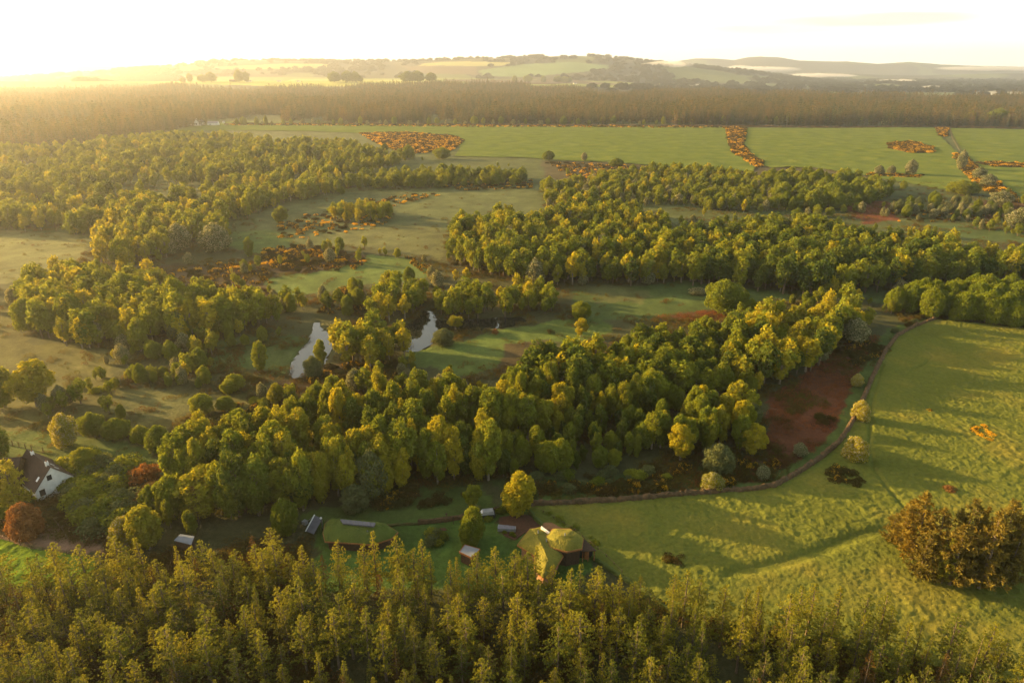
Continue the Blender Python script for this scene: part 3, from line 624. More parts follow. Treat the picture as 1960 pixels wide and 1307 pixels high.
# ------------------------------------------------------------------ the woods of the valley
# each wood: phrase, tops of its far edge, feet of its near edge, tree height, spacing, mix of kinds
B = dict
WOODS = [
 ('long front birch wood', [(332,815),(400,790),(470,792),(560,800),(700,790),(830,788),(930,795),(962,810)], [(340,935),(380,982),(470,1000),(560,990),(640,966),(760,945),(860,928),(935,920)], 13.5, 3.8, B(birch_golden=.45, birch_mid=.42, birch_dark=.13)),
 ('second birch wood above it', [(545,765),(600,722),(700,722),(790,715),(835,690),(880,722),(950,748)], [(545,835),(640,852),(760,850),(900,845),(960,850)], 12.5, 4.1, B(birch_golden=.5, birch_mid=.5)),
 ('central birch wood', [(955,750),(985,705),(1050,660),(1130,655),(1180,650),(1240,665)], [(960,850),(1060,850),(1160,830),(1240,800)], 12, 4.3, B(birch_golden=.4, birch_mid=.4, birch_dark=.2)),
 ('low shaded thicket behind the turf house', [(960,830),(1060,790),(1150,770),(1230,770)], [(930,930),(1010,915),(1110,905),(1240,890)], 7.5, 4.4, B(birch_mid=.4, birch_dark=.3, round_mid=.3)),
 ('dense middle wood', [(1180,650),(1230,625),(1290,628),(1370,620),(1400,640)], [(1180,800),(1300,770),(1400,755),(1440,730)], 9.5, 4.6, B(birch_mid=.5, birch_dark=.25, round_mid=.25)),
 ('golden wood beside the red bracken', [(1232,780),(1280,757),(1350,735),(1420,728),(1480,728)], [(1240,862),(1320,870),(1410,868),(1460,800),(1490,765)], 11, 4.1, B(birch_golden=.65, birch_mid=.35)),
 ('tapering wood along the dyke', [(1385,612),(1440,588),(1520,580),(1590,565),(1625,555),(1658,580)], [(1400,748),(1480,745),(1560,712),(1600,668),(1668,622)], 11.5, 4.4, B(birch_golden=.55, birch_mid=.35, birch_dark=.1)),
 ('wood between the two ponds', [(642,630),(690,612),(740,608),(776,620)], [(640,700),(690,710),(740,705),(785,682)], 11, 4.6, B(birch_golden=.4, birch_mid=.6)),
 ('wood above the ponds', [(690,575),(735,525),(800,525),(830,545)], [(690,618),(760,625),(800,600),(830,585)], 10.5, 5.0, B(birch_golden=.4, birch_mid=.6)),
 ('wood along the far pond shore', [(832,560),(870,540),(930,550),(990,530),(1050,528),(1085,570)], [(835,612),(930,612),(1020,606),(1090,598)], 9.5, 4.8, B(birch_golden=.35, birch_mid=.65)),
 ('small wood beyond the far shore', [(832,515),(860,500),(900,505)], [(835,545),(880,548),(915,540)], 9.5, 5.0, B(birch_golden=.6, birch_mid=.4)),
 ('big middle wood', [(845,455),(880,412),(960,392),(1030,410),(1080,376),(1180,372),(1280,410)], [(850,490),(900,520),(1000,545),(1100,550),(1200,548),(1280,545)], 13, 5.3, B(birch_golden=.35, birch_mid=.46, birch_dark=.15, hawthorn=.04)),
 ('right middle wood', [(1280,432),(1420,420),(1490,410),(1590,415),(1650,440),(1800,450),(1960,478),(2250,480)], [(1280,545),(1480,562),(1600,575),(1690,560),(1800,548),(1960,548),(2250,560)], 12.5, 5.4, B(birch_mid=.55, birch_dark=.3, birch_golden=.15)),
 ('bright oak wood above the pasture', [(1708,560),(1760,538),(1860,536),(1960,540),(2250,545)], [(1715,600),(1800,612),(1960,632),(2250,655)], 9.5, 5.0, B(oak=1)),
 ('wood on the left bank', [(22,560),(60,505),(100,492),(150,500),(230,520),(330,540),(450,548),(540,560)], [(60,640),(140,670),(240,665),(350,655),(450,640),(540,615)], 12, 4.7, B(birch_golden=.3, birch_mid=.6, round_mid=.1)),
 ('wood joining the left bank to the pond', [(545,555),(600,560),(650,545),(700,560)], [(545,610),(600,600),(650,600),(700,590)], 8.5, 5.5, B(birch_golden=.3, birch_mid=.5, birch_dark=.2)),
 ('tall left slope wood', [(190,410),(240,385),(320,385),(400,400),(440,430)], [(185,505),(240,520),(310,500),(370,470),(440,470)], 12.5, 5.6, B(birch_golden=.5, birch_mid=.5)),
 ('thicket below the left meadow', [(215,697),(280,690),(350,695),(420,715),(500,735)], [(215,722),(300,742),(380,748),(450,750),(510,760)], 5.5, 4.6, B(round_mid=.5, birch_mid=.5)),
 ('thicket joining slope and bank', [(120,505),(190,500),(290,508),(340,530)], [(150,560),(240,575),(320,575),(420,590)], 8, 5.4, B(birch_mid=.5, birch_golden=.2, round_mid=.3)),
 ('reedy willow scrub left of the first pond', [(350,650),(450,640),(540,620)], [(350,672),(450,660),(545,640)], 6, 6, B(round_mid=.6, birch_mid=.4)),
 ('scrub along the left meadow', [(-60,690),(40,680),(110,690),(190,700)], [(-60,715),(60,705),(150,715),(200,725)], 4.5, 6.5, B(round_mid=.7, birch_golden=.3)),
 ('island copse in the moor', [(630,385),(690,378),(748,385)], [(628,425),(690,430),(745,425)], 9, 6.0, B(birch_golden=.5, birch_mid=.5)),
 ('upper left wood', [(-250,372),(20,368),(140,360),(260,350),(420,335),(500,322),(560,315),(640,320)], [(-250,440),(20,445),(170,452),(290,445),(400,435),(490,415),(560,385),(660,372)], 12, 6.8, B(birch_golden=.3, birch_mid=.4, round_mid=.2, birch_dark=.1)),
 ('long wood under the far meadow', [(-400,292),(0,276),(180,264),(340,250),(430,252),(520,262),(600,264),(680,268),(750,282)], [(-400,392),(20,388),(250,366),(420,348),(560,335),(700,338),(790,305)], 12, 7.8, B(birch_mid=.5, round_mid=.25, birch_golden=.1, birch_dark=.15)),
 ('belt of trees across the moor', [(660,330),(760,320),(880,318),(1005,320)], [(660,365),(760,362),(880,358),(1005,355)], 10, 7.0, B(birch_mid=.5, round_mid=.4, birch_dark=.1)),
 ('scattered trees on the far moor', [(1035,345),(1140,325),(1240,312),(1330,312),(1470,325)], [(1045,400),(1160,388),(1290,395),(1420,408),(1490,405)], 9.5, 7.0, B(birch_mid=.4, round_mid=.3, hawthorn=.2, birch_golden=.1)),
 ('bright wood under the right meadows', [(1470,330),(1540,322),(1640,330),(1700,345)], [(1475,400),(1560,405),(1630,400),(1710,378)], 11, 7.5, B(oak=.65, round_mid=.35)),
 ('hawthorn scrub beside the far hedge', [(1690,385),(1760,372),(1850,368),(1930,385)], [(1680,415),(1790,425),(1900,425),(1950,420)], 8, 8.5, B(hawthorn=.55, oak=.25, willow=.2)),
 ('low scrub of the far right moor', [(1500,400),(1640,420),(1700,440),(1760,440)], [(1500,425),(1640,440),(1740,455),(1770,460)], 7, 9, B(birch_mid=.6, hawthorn=.4)),
 ('garden trees behind the white house', [(250,905),(330,915),(400,945),(420,950)], [(250,985),(300,1020),(380,1030),(430,1000)], 8.5, 5.2, B(birch_golden=.2, round_mid=.4, larch=.25, birch_mid=.15)),
]
TONE = {'golden': 'golden-green', 'mid': 'mid-green', 'dark': 'dark green'}
ORD = ['first', 'second', 'third', 'fourth', 'fifth', 'sixth', 'seventh', 'eighth', 'ninth', 'tenth', 'eleventh', 'twelfth']
cand = []
for wi, (phrase, tops, feet, h, d, mix) in enumerate(WOODS):
    poly = [P(a, b, h*.92) for a, b in tops]+[P(a, b, 0) for a, b in feet][::-1]
    x, y = scatter(poly, d, seed=60+wi)
    rg = np.random.default_rng(500+wi); ks = list(mix); pk = rg.choice(len(ks), len(x), p=np.array([mix[k] for k in ks])/sum(mix.values()))
    ymin, ymax = y.min(), y.max()
    if 'long wood' in phrase or 'upper left' in phrase:
        kk = (fbm(x, y, 45, 301, 3) > .42) | (rg.random(len(x)) < .2); x, y = x[kk], y[kk]
    for j in range(len(x)):
        if inpoly(np.array([x[j]]), np.array([y[j]]), POND1)[0] or inpoly(np.array([x[j]]), np.array([y[j]]), POND2)[0]: continue
        px, py = proj(x[j], y[j])
        if px < -150 or px > 2110: continue
        hh = h*rg.uniform(.58 if y[j] < 330 else .45, 1.18)*(.9+.25*vnoise(x[j], y[j], 14, 9)); kind = ks[pk[j]]
        if kind == 'hawthorn': hh *= .75
        row = 'in the front rows' if y[j] < ymin+(ymax-ymin)*.34 else ('at the back' if y[j] > ymin+(ymax-ymin)*.67 else 'in the middle')
        cand.append(dict(x=float(x[j]), y=float(y[j]), h=float(hh), kind=kind, wood=phrase, row=row, px=px, dist=float(np.hypot(x[j], y[j]))))
n = 2600; y = 170*np.exp(rng.random(n)*math.log(5.2)); x = y*rng.uniform(-.9, .9, n)
k = (fbm(x, y, 38, 191, 3) > .56) & ~inpoly(x, y, nf) & ~inpoly(x, y, wp([(1440,900),(1480,730),(1580,660),(1640,625),(1800,590),(1700,800),(1560,930)]))
for pts_, c, rag, kk in PAINT: 
    if c is GRASS_L or (c[1] > .11 and c[0] < c[1]): k &= ~inpoly(x, y, wp(pts_))
for pts_ in ([(330,225),(450,225),(1960,225),(2500,235),(2500,440),(2000,410),(1880,352),(1700,350),(1450,335),(1300,325),(870,304),(880,262),(690,258),(450,252)], [(590,850),(1800,850),(1800,1300),(590,1300)]): k &= ~inpoly(x, y, wp(pts_))
for pd in (POND1, POND2): k &= ~inpoly(x, y, pd) & (pathdist(x, y, pd+pd[:1]) > 8)
for a, b in zip(x[k], y[k]):
    px, py = proj(a, b)
    if px < -100 or px > 2060: continue
    q = random.random(); kind = 'birch_mid' if q < .4 else ('round_mid' if q < .68 else ('hawthorn' if q < .86 else 'birch_golden'))
    cand.append(dict(x=float(a), y=float(b), h=random.uniform(3, 8), kind=kind, wood='open valley floor', row='growing alone' if b < 300 else 'scattered', px=px, dist=math.hypot(a, b)))
print('valley trees', len(cand))
fam = {}
for c in cand: fam.setdefault(NAMES[c['kind'].split('_')[0]][0], []).append(c)
indiv = []; rest = []
LIMIT = {'birch_tree': 290, 'broadleaf_tree': 150}
for k, l in fam.items():
    l.sort(key=lambda c: c['dist']); n = LIMIT.get(k, 250)
    indiv += l[:n]; rest += l[n:]; print(k, len(l))
groups = {}
for c in indiv: groups.setdefault((c['kind'], c['wood'], c['row']), []).append(c)
for (kind, wood, row), l in groups.items():
    l.sort(key=lambda c: c['px']); base, _, tone = kind.partition('_')
    nm = NAMES[base][1]; tn = TONE.get(tone, {'oak': 'bright green', 'hawthorn': 'cream blossoming', 'willow': 'grey-green', 'larch': 'russet'}.get(base, ''))
    for i, c in enumerate(l):
        sp = nm.replace(' tree', ''); rr = {'in the front rows': 'front rows of', 'in the middle': 'middle rows of', 'at the back': 'back rows of', 'growing alone': 'alone on', 'scattered': 'scattered on'}[row]
        w_ = wood if len(wood.split()) > 6 else 'the '+wood
        if len(l) == 1: lab = f'only {tn} {sp} {"" if rr.endswith(" on") else "in the "}{rr} {w_}'
        elif i < 12: lab = f'{tn} {sp}, {ORD[i]} from left, {rr} {w_}'
        elif len(l)-i <= 12: lab = f'{tn} {sp}, {ORD[len(l)-1-i]} from right, {rr} {w_}'
        else: lab = f'{tn} {sp} growing {rr} {w_}' if rr.endswith(' on') else f'{tn} {sp} well inside the {rr} {w_}'
        words = lab.split()
        place(kind, c['x'], c['y'], c['h'], None, ' '.join(words[:16]), f'{nm}s of the {wood}', parts=c['dist'] < 260)
if rest:
    for nm, kinds, sel in (('woodland', ['far_mid', 'far_mid', 'far_dark', 'far_gold', 'far_round'], rest),):
        tab = {'birch_golden': 'far_gold', 'birch_mid': 'far_mid', 'birch_dark': 'far_dark', 'round_mid': 'far_round'}
        offs = {}; k = 0; order = ['far_gold', 'far_mid', 'far_dark', 'far_round']
        for q in order: offs[q] = (k, len(PROTO[q])); k += len(PROTO[q])
        rg = np.random.default_rng(9); pick = [offs[tab.get(c['kind'], 'far_mid')][0]+rg.integers(0, offs[tab.get(c['kind'], 'far_mid')][1]) for c in sel]
        x = np.array([c['x'] for c in sel]); y = np.array([c['y'] for c in sel]); hh = np.array([c['h'] for c in sel]); n = len(sel)
        wv = hh/TH*rg.uniform(.95, 1.3, n)*1.08
        gn_stuff('woodland', np.stack([x, y, H(x, y)], 1), np.stack([wv, wv, hh/TH], 1), np.stack([np.zeros(n)]*2+[rg.uniform(0, 6.28, n)], 1), pick, order, 'mixed green woodland filling the middle distance of the valley', 'woodland')

# foreground plantation
fore = [P(-330,1085,0), P(-60,1125,0), P(150,1130,0), P(330,1110,0), P(520,1096,0), P(620,1106,0), P(780,1122,0), P(980,1140,0), P(1130,1156,0), P(1300,1176,0), P(1420,1196,0), P(1600,1222,0), P(1800,1262,0), P(2150,1330,0), P(2150,1900,0), P(-420,1900,0)]
fx, fy = scatter(fore, 3.9, .42, seed=77)
rg = np.random.default_rng(3); L = []
for a, b in zip(fx, fy):
    h = rg.uniform(8.0, 12.2)*(.85+.3*vnoise(a, b, 11, 88))
    px, py = proj(a, b, h)
    if b < 20 or py > 1400 or px < -90 or px > 2060: continue
    r = rg.random(); pb, _ = proj(a, b, 0)
    low = (py-1100)/250
    kind = 'pine_green' if r < .72-.28*max(0, low) else ('pine_dark' if r < .80 else ('larch' if r < .85 else 'spruce'))
    if py > 1230 and px < 1350 and rg.random() < .4: kind = 'spruce' if rg.random() < .75 else 'larch'; h *= .78
    if py > 1215 and 300 < px < 1400:
        h *= .86
    L.append(dict(x=a, y=b, h=h, kind=kind, px=px, py=py))
print('foreground', len(L), {k: sum(c['kind'] == k for c in L) for k in set(c['kind'] for c in L)})
cx_ = [(-200, 330, 'in front of the white house'), (330, 620, 'below the pale shed roof'), (620, 860, 'in front of the long turf barn'), (860, 1180, 'in front of the domed turf house'), (1180, 1480, 'beside the lower pasture'), (1480, 2100, 'under the dark pine clump')]
grp = {}
for c in L:
    z = next(s for a, b, s in cx_ if a <= c['px'] < b or s == cx_[-1][2])
    row = 'back edge' if c['py'] < 1150 else ('middle' if c['py'] < 1250 else 'near edge')
    grp.setdefault((c['kind'], z, row), []).append(c)
PN = {'pine_green': 'feathery green pine', 'pine_dark': 'dark green pine', 'larch': 'russet bare-tipped larch', 'spruce': 'narrow pointed spruce'}
for (kind, z, row), l in grp.items():
    l.sort(key=lambda c: c['px'])
    for i, c in enumerate(l):
        o = ORD[i]+' from left' if i < 12 else (ORD[len(l)-1-i]+' from right' if len(l)-1-i < 12 else 'well inside')
        place(kind, c['x'], c['y'], c['h'], None, f'{PN[kind]} {z}, {row}, {o}', 'pines of the near plantation')

# single trees: kind, x, foot y, top y, width in the photo, label
S = [
 ('birch_golden',992,986,908,56,'lone sunlit golden birch at the corner of the turf dyke'),
 ('oak',548,1022,962,52,'round bright green tree left of the long turf barn'),
 ('willow',680,976,932,52,'grey pale willow at the foot of the front birch wood'),
 ('willow',712,950,870,60,'tall grey-green willow against the dark front wood'),
 ('birch_golden',392,985,905,90,'golden birch standing forward at the left end of the front wood'),
 ('birch_mid',905,975,925,34,'slim young birch on the lawn behind the barn'),
 ('round_mid',905,1035,975,46,'leafy garden tree on the lawn between the turf roofs'),
 ('oak',898,1050,1000,40,'lower yellow-green garden tree above the small flat roofed shed'),
 ('hawthorn_gold',130,855,797,44,'pale round hawthorn above the white house'),
 ('round_mid',165,905,862,44,'rounded green tree beside the white house gable'),
 ('scots_green',38,992,885,64,'tall shaggy spruce in front of the white house roof'),
 ('copper',58,1030,968,66,'orange copper tree beside the pink farm track'),
 ('larch',300,985,925,80,'wide russet brown tree in the garden right of the white house'),
 ('shrub_red',282,925,893,60,'orange brown bush behind the garden trees'),
 ('birch_golden',286,1050,970,60,'golden tree standing above the plantation left of the pale roof'),
 ('hawthorn_gold',240,1045,995,56,'cream flowering tree at the edge of the plantation'),
 ('birch_golden',72,778,692,68,'big golden tree alone in the left meadow'),
 ('round_mid',10,780,705,50,'tree cut by the left border beside the meadow'),
 ('hawthorn_gold',1634,882,840,46,'pale yellow blossoming hawthorn over the dyke bend'),
 ('hawthorn_gold',1645,806,770,34,'pale hawthorn growing on the dyke halfway up'),
 ('hawthorn_gold',1640,740,717,22,'small pale tree on the red bracken near the dyke'),
 ('hawthorn',1635,655,613,46,'big white flowering hawthorn at the top of the bracken'),
 ('hawthorn',1531,872,850,26,'small bare-topped hawthorn inside the dyke bend'),
 ('hawthorn',1460,918,893,26,'small round pale tree close inside the dyke'),
 ('hawthorn_gold',1362,938,908,42,'hawthorn with orange flowers against the dyke'),
 ('willow',1372,903,855,60,'broad grey willow at the edge of the red bracken'),
 ('birch_golden',1440,872,815,40,'slim golden birch right of the grey willow'),
 ('birch_golden',1302,880,813,44,'slim golden birch left of the grey willow'),
 ('willow',1437,815,775,36,'grey blossom tree at the edge of the golden wood'),
 ('hawthorn',1570,690,655,30,'pale shrub tree on the right flank of the tapering wood'),
 ('round_mid',1383,598,541,72,'broad lone tree on the open green beyond the central wood'),
 ('birch_golden',1112,645,610,22,'slim upright birch on the green beyond the pond'),
 ('round_mid',1112,612,580,36,'low round tree at the end of the pond'),
 ('birch_golden',872,630,604,26,'small golden bush tree at the pond edge'),
 ('willow',850,660,632,42,'low grey willow spreading beside the second pond'),
 ('willow',600,722,685,36,'grey willow at the tip of the first pond'),
 ('birch_mid',615,700,652,26,'slim tree rising from the bank of the first pond'),
 ('birch_golden',958,518,478,20,'lone slim golden birch before the big middle wood'),
 ('hawthorn',1240,545,522,26,'white hawthorn at the foot of the middle wood'),
 ('hawthorn',1115,545,524,18,'small white hawthorn at the foot of the big wood'),
 ('hawthorn',1335,563,552,34,'low pale thorn bush on the open green'),
 ('hawthorn',1622,545,533,26,'pale thorn bush below the right middle wood'),
 ('birch_mid',478,492,455,20,'small lone birch in the green clearing'),
 ('birch_mid',538,428,396,26,'small round tree on the moor edge'),
 ('hawthorn',345,480,432,44,'grey blossoming hawthorn left of the clearing'),
 ('hawthorn',415,482,432,56,'wide grey hawthorn on the clearing edge'),
 ('hawthorn',328,488,460,26,'small grey hawthorn below its larger neighbours'),
 ('hawthorn',362,506,486,18,'small golden thorn tree in the left clearing'),
 ('birch_mid',270,672,612,32,'tree standing forward of the left bank wood'),
 ('hawthorn',238,668,642,30,'pale hawthorn below the left bank wood'),
 ('hawthorn',186,655,618,30,'grey hawthorn against the left bank wood'),
 ('willow',345,650,600,42,'grey willow in front of the left bank wood'),
 ('birch_mid',500,710,655,30,'upright tree on the green by the first pond'),
 ('round_mid',388,792,758,44,'round bush tree on the left meadow'),
 ('round_mid',432,785,762,34,'low round bush beside the round bush tree'),
 ('birch_mid',437,758,728,26,'small rounded birch above the left meadow bushes'),
 ('birch_golden',530,775,735,26,'pale yellow birch at the corner of the second wood'),
 ('hawthorn',503,765,735,20,'grey blossom tree near the corner of the second wood'),
 ('round_mid',180,835,795,44,'dark round bush right of the pale hawthorn'),
 ('round_mid',225,840,805,50,'dark bush in the hedge below the left meadow'),
 ('round_mid',272,850,818,34,'hedge bush before the front wood'),
 ('round_mid',308,868,820,46,'dark hedge bush touching the front wood'),
 ('hawthorn',1682,335,318,18,'small pale tree on the gorse strip in the far meadow, first of two'),
 ('hawthorn',1705,333,318,16,'small pale tree on the gorse strip in the far meadow, second of two'),
 ('hawthorn',1742,335,308,24,'orange tinted thorn tree at the end of the gorse strip'),
 ('hawthorn',1838,325,290,18,'slender thorn tree at the top of the far hedge'),
 ('hawthorn',1872,345,322,26,'pale thorn tree in the far hedge above the orange gorse'),
 ('hawthorn',1890,358,335,30,'wide pale thorn tree in the far hedge'),
 ('round_mid',1840,372,348,60,'broad low tree below the right meadow'),
 ('hawthorn',1915,395,368,46,'grey hawthorn beside the gorse hedge end'),
 ('hawthorn',1950,440,402,50,'grey hawthorn cut by the right border'),
 ('round_mid',1050,308,290,24,'round tree on the lower edge of the long meadow'),
 ('hawthorn',1118,308,293,12,'small pale thorn on the meadow edge'),
 ('round_mid',1180,320,305,30,'tree on the lower edge of the long meadow right of the thorn'),
 ('round_mid',847,305,284,30,'round tree beside the gorse bank'),
 ('round_mid',1908,240,210,36,'round broadleaf tree at the foot of the plantation'),
 ('round_mid',1855,240,214,22,'narrow broadleaf tree at the foot of the plantation'),
 ('hawthorn',1882,240,226,20,'pale thorn between two trees at the plantation foot'),
 ('round_mid',450,748,720,40,'bush tree above the row by the meadow'),
]
S += [('round_mid',-25,905,800,90,'tall tree at the left border behind the slate roofs'),('round_mid',-110,930,810,110,'large tree beyond the left border west of the house'),('birch_mid',-60,880,790,70,'birch beyond the left border west of the house')]
for kd, px, fy_, ty, wd, lab in S: tree_at(kd, px, fy_, ty, wd, lab, parts=fy_ > 420)
# the dark pine clump in the pasture
CL = [('scots',1742,1075,948,88),('scots',1705,1040,985,50),('scots',1778,1092,978,74),('scots',1830,1100,960,84),('scots',1815,1125,1010,90),('scots',1900,1105,962,84),('scots',1870,1130,985,96),
      ('scots',1925,1125,1010,60),('scots_green',1800,1122,1035,50),('scots',1760,1110,1020,70),('scots',1860,1090,975,50),('scots',1722,1055,962,46),('scots',1928,1110,985,48)]
CO = ['first', 'second', 'third', 'fourth', 'fifth', 'sixth', 'seventh', 'eighth', 'ninth', 'tenth', 'eleventh', 'twelfth', 'last']
for i, (kd, px, a, b, wd) in enumerate(sorted(CL, key=lambda q: q[1])): tree_at(kd, px, a, b, wd*.78, f'{CO[i]} tree from the left in the dark pine clump on the pasture', 'pine clump on the pasture')
# rows of pale and green trees at the foot of the plantation
for i in range(110):
    px = 440+i*14+random.uniform(-8, 8); kd = 'hawthorn' if random.random() < .4 else 'round_mid'
    x, y = P(px, 240+random.uniform(-1, 1)); hgt = random.uniform(8, 15)*(.7 if kd == 'hawthorn' else 1)
    place(kd, x, y+8, hgt, None, f'{"pale thorn" if kd=="hawthorn" else "green broadleaf"} tree lining the foot of the conifer plantation', 'trees lining the plantation foot', parts=False)
# silhouettes on the farmed ridge
for i, (px, ty, wd) in enumerate([(364,143,10),(388,145,16),(405,141,20),(458,137,16),(472,140,10),(640,140,22),(665,139,22),(680,140,16),(780,140,26),(800,139,24),(825,142,20),(985,147,10),(1010,146,16),(1040,147,10),(1068,147,18),(1080,148,16),(1090,149,10),(1187,152,10),(1255,158,14),(350,150,10),(690,147,10)]):
    x, y = Pg(px, 158 if px < 1100 else 163); dep = y; z = hz(x, y)
    hgt = max(9, (158-ty)/FPX*dep*.95); place('round_mid' if 1 else '', x, y, hgt, wd/FPX*dep*1.05, f'small dark tree on the farmed ridge, {i+1 if i>11 else ORD[i]} of the skyline trees' if False else 'dark tree silhouetted on the farmed ridge skyline', 'trees on the farmed ridge skyline', parts=False)

# ------------------------------------------------------------------ gorse
GP = [ # outline
 ([(935,925),(1100,908),(1240,895),(1300,915),(1200,940),(1020,952)], 3.6, ('gorse_plain', 'shrub', 'gorse', 'shrub_grey'), 'along the lower edge of the wood', 1.9),
 ([(480,765),(560,735),(560,760),(500,790),(400,800)], 3.6, ('gorse_plain', 'shrub', 'gorse'), 'left of the second birch wood', 1.8),
#
 ([(430,241),(900,244),(1390,246),(1390,243),(900,240),(440,238)], 9, ('gorse_plain',), 'along the top of the long meadow', 2.4),
 ([(690,256),(780,254),(870,262),(888,270),(862,290),(780,296),(720,275)], 5.4, ('gorse', 'gorse_plain', 'gorse_plain', 'gorse_plain'), 'in the wide gorse bank under the far meadow', 2.6),
 ([(1390,244),(1428,246),(1420,280),(1440,300),(1462,318),(1448,322),(1400,290)], 4.6, ('gorse', 'gorse_bright'), 'in the hedge between the first two far meadows', 3.0),
 ([(1700,276),(1745,272),(1785,284),(1780,294),(1740,294),(1705,286)], 4.0, ('gorse_bright',), 'in the orange gorse island on the far meadow', 3.2),
 ([(1792,246),(1815,246),(1812,262),(1800,262)], 4, ('gorse', 'gorse_bright'), 'at the top of the right far hedge', 2.6),
 ([(1828,294),(1845,300),(1880,335),(1930,368),(1950,388),(1930,388),(1880,362),(1840,325)], 3.8, ('gorse_bright', 'gorse'), 'in the orange hedge falling to the right', 3.0),
 ([(1868,313),(1900,311),(1960,314),(2050,318),(2050,325),(1960,322),(1900,320)], 4, ('gorse', 'gorse_bright'), 'in the low hedge at the right border', 2.4),
 ([(1655,332),(1765,336),(1765,342),(1660,338)], 4, ('gorse',), 'in the thin strip on the right meadow', 1.8),
 ([(500,482),(560,472),(640,475),(698,496),(690,518),(600,522),(510,515)], 4.6, ('gorse_plain', 'gorse'), 'on the brown island in the clearing', 1.8),
 ([(300,525),(420,505),(520,515),(530,545),(420,560),(320,545)], 5.2, ('gorse_plain', 'gorse'), 'on the brown heath of the left clearing', 1.7),
 ([(520,430),(640,400),(760,375),(860,372),(760,392),(740,430),(640,450),(540,460)], 7.0, ('gorse', 'gorse_plain'), 'scattered on the grey moor', 1.8),
 ([(820,350),(1020,345),(1020,362),(880,365)], 6.0, ('gorse', 'gorse_plain'), 'below the belt of trees', 1.6),
 ([(1040,310),(1200,318),(1330,350),(1300,390),(1100,345)], 8.0, ('gorse_plain', 'gorse'), 'on the dark moor under the long meadow', 2.0),
 ([(640,700),(780,690),(770,720),(660,730),(560,740)], 3.6, ('gorse_plain', 'gorse'), 'on the heath below the ponds', 1.9),
 ([(860,500),(960,505),(990,530),(900,535)], 5, ('gorse_plain',), 'below the big middle wood', 1.8),
 ([(660,545),(700,560),(690,600),(650,600),(600,605)], 4, ('gorse', 'gorse_plain'), 'beside the wood above the ponds', 2.2),
 ([(780,490),(830,515),(830,535),(790,515)], 4, ('gorse',), 'at the edge of the green tongue', 1.8),
 ([(730,935),(790,935),(800,965),(740,975),(700,985)], 3.0, ('gorse', 'gorse_plain'), 'at the foot of the front wood', 2.3),
 ([(785,950),(870,935),(880,960),(800,975)], 3.2, ('gorse_plain',), 'in the brown patch on the frosty lawn', 2.2),
 ([(1090,935),(1180,925),(1290,920),(1290,940),(1180,950),(1100,945)], 3.4, ('gorse_plain', 'gorse'), 'on the rough strip above the dyke', 2.0),
 ([(1290,905),(1350,880),(1460,885),(1540,880),(1480,912),(1380,930)], 4.2, ('gorse', 'gorse_plain'), 'inside the bend of the dyke', 2.0),
 ([(1600,655),(1690,655),(1690,690),(1640,700),(1600,680)], 3.8, ('gorse', 'gorse_plain'), 'under the white hawthorn', 2.2),
 ([(1560,800),(1610,800),(1610,815),(1570,815)], 3, ('gorse_plain',), 'on the red bracken', 1.8),
 ([(1850,822),(1880,820),(1918,838),(1912,852),(1880,845)], 2.3, ('gorse_bright',), 'in the orange clump on the near pasture', 1.7),
 ([(1588,905),(1640,900),(1648,932),(1592,930)], 2.5, ('gorse', 'gorse_plain'), 'in the brown clump below the pale hawthorn', 2.2),
 ([(1690,400),(1800,405),(1900,415),(1900,430),(1720,425)], 9, ('gorse',), 'among the right scrub', 1.6),
 ([(1690,650),(1740,610),(1790,604),(1720,640)], 5, ('shrub_grey', 'gorse_plain'), 'at the top corner of the dyke', 2.0),
 ([(110,880),(240,900),(260,1000),(180,1030),(140,960)], 3.2, ('shrub', 'shrub', 'shrub_grey'), 'in the garden right of the white house', 3.8),
 ([(815,1015),(850,1020),(860,1050),(830,1055),(810,1040)], 2.0, ('shrub', 'shrub_grey'), 'in the round flower bed of the lawn', 1.6),
 ([(960,1014),(990,1012),(985,1028),(968,1026)], 1.5, ('shrub',), 'in the vegetable bed by the cold frame', .7),
 ([(1050,985),(1085,1000),(1150,1045),(1140,1050),(1060,1000),(1035,985)], 2.2, ('shrub',), 'in the green hedge behind the turf house', 1.2),
 ([(860,1002),(940,985),(975,968),(985,975),(945,995),(880,1008)], 1.8, ('shrub',), 'in the curved hedge of the lawn', 1.3),
 ([(0,960),(60,975),(40,1000),(-40,990)], 3, ('shrub', 'shrub_grey'), 'below the shaggy spruce', 2.2),
]
gl = []
for gi_, (pts_, d, kinds, phrase, mh) in enumerate(GP):
    x, y = scatter(wp(pts_), d, seed=900+gi_)
    for a, b in zip(x, y):
        kd = random.choice(kinds); px, py = proj(a, b)
        if px < -60 or px > 2010: continue
        gl.append(dict(x=a, y=b, h=mh*random.uniform(.6, 1.1), kind=kd, ph=phrase, px=px, dist=math.hypot(a, b)))
gl.sort(key=lambda c: c['dist'] if c['kind'][0] == 's' else c['dist']*.8); print('gorse', len(gl))
GN = {'gorse': 'orange-flecked gorse', 'gorse_plain': 'dark brown gorse', 'gorse_bright': 'bright orange gorse', 'shrub': 'green shrub', 'shrub_grey': 'grey-green shrub', 'shrub_red': 'reddish shrub'}
gor = [c for c in gl if c['kind'][0] == 'g']; shr = [c for c in gl if c['kind'][0] != 'g']
grp = {}
for c in gor[:300]+shr: grp.setdefault((c['kind'], c['ph']), []).append(c)
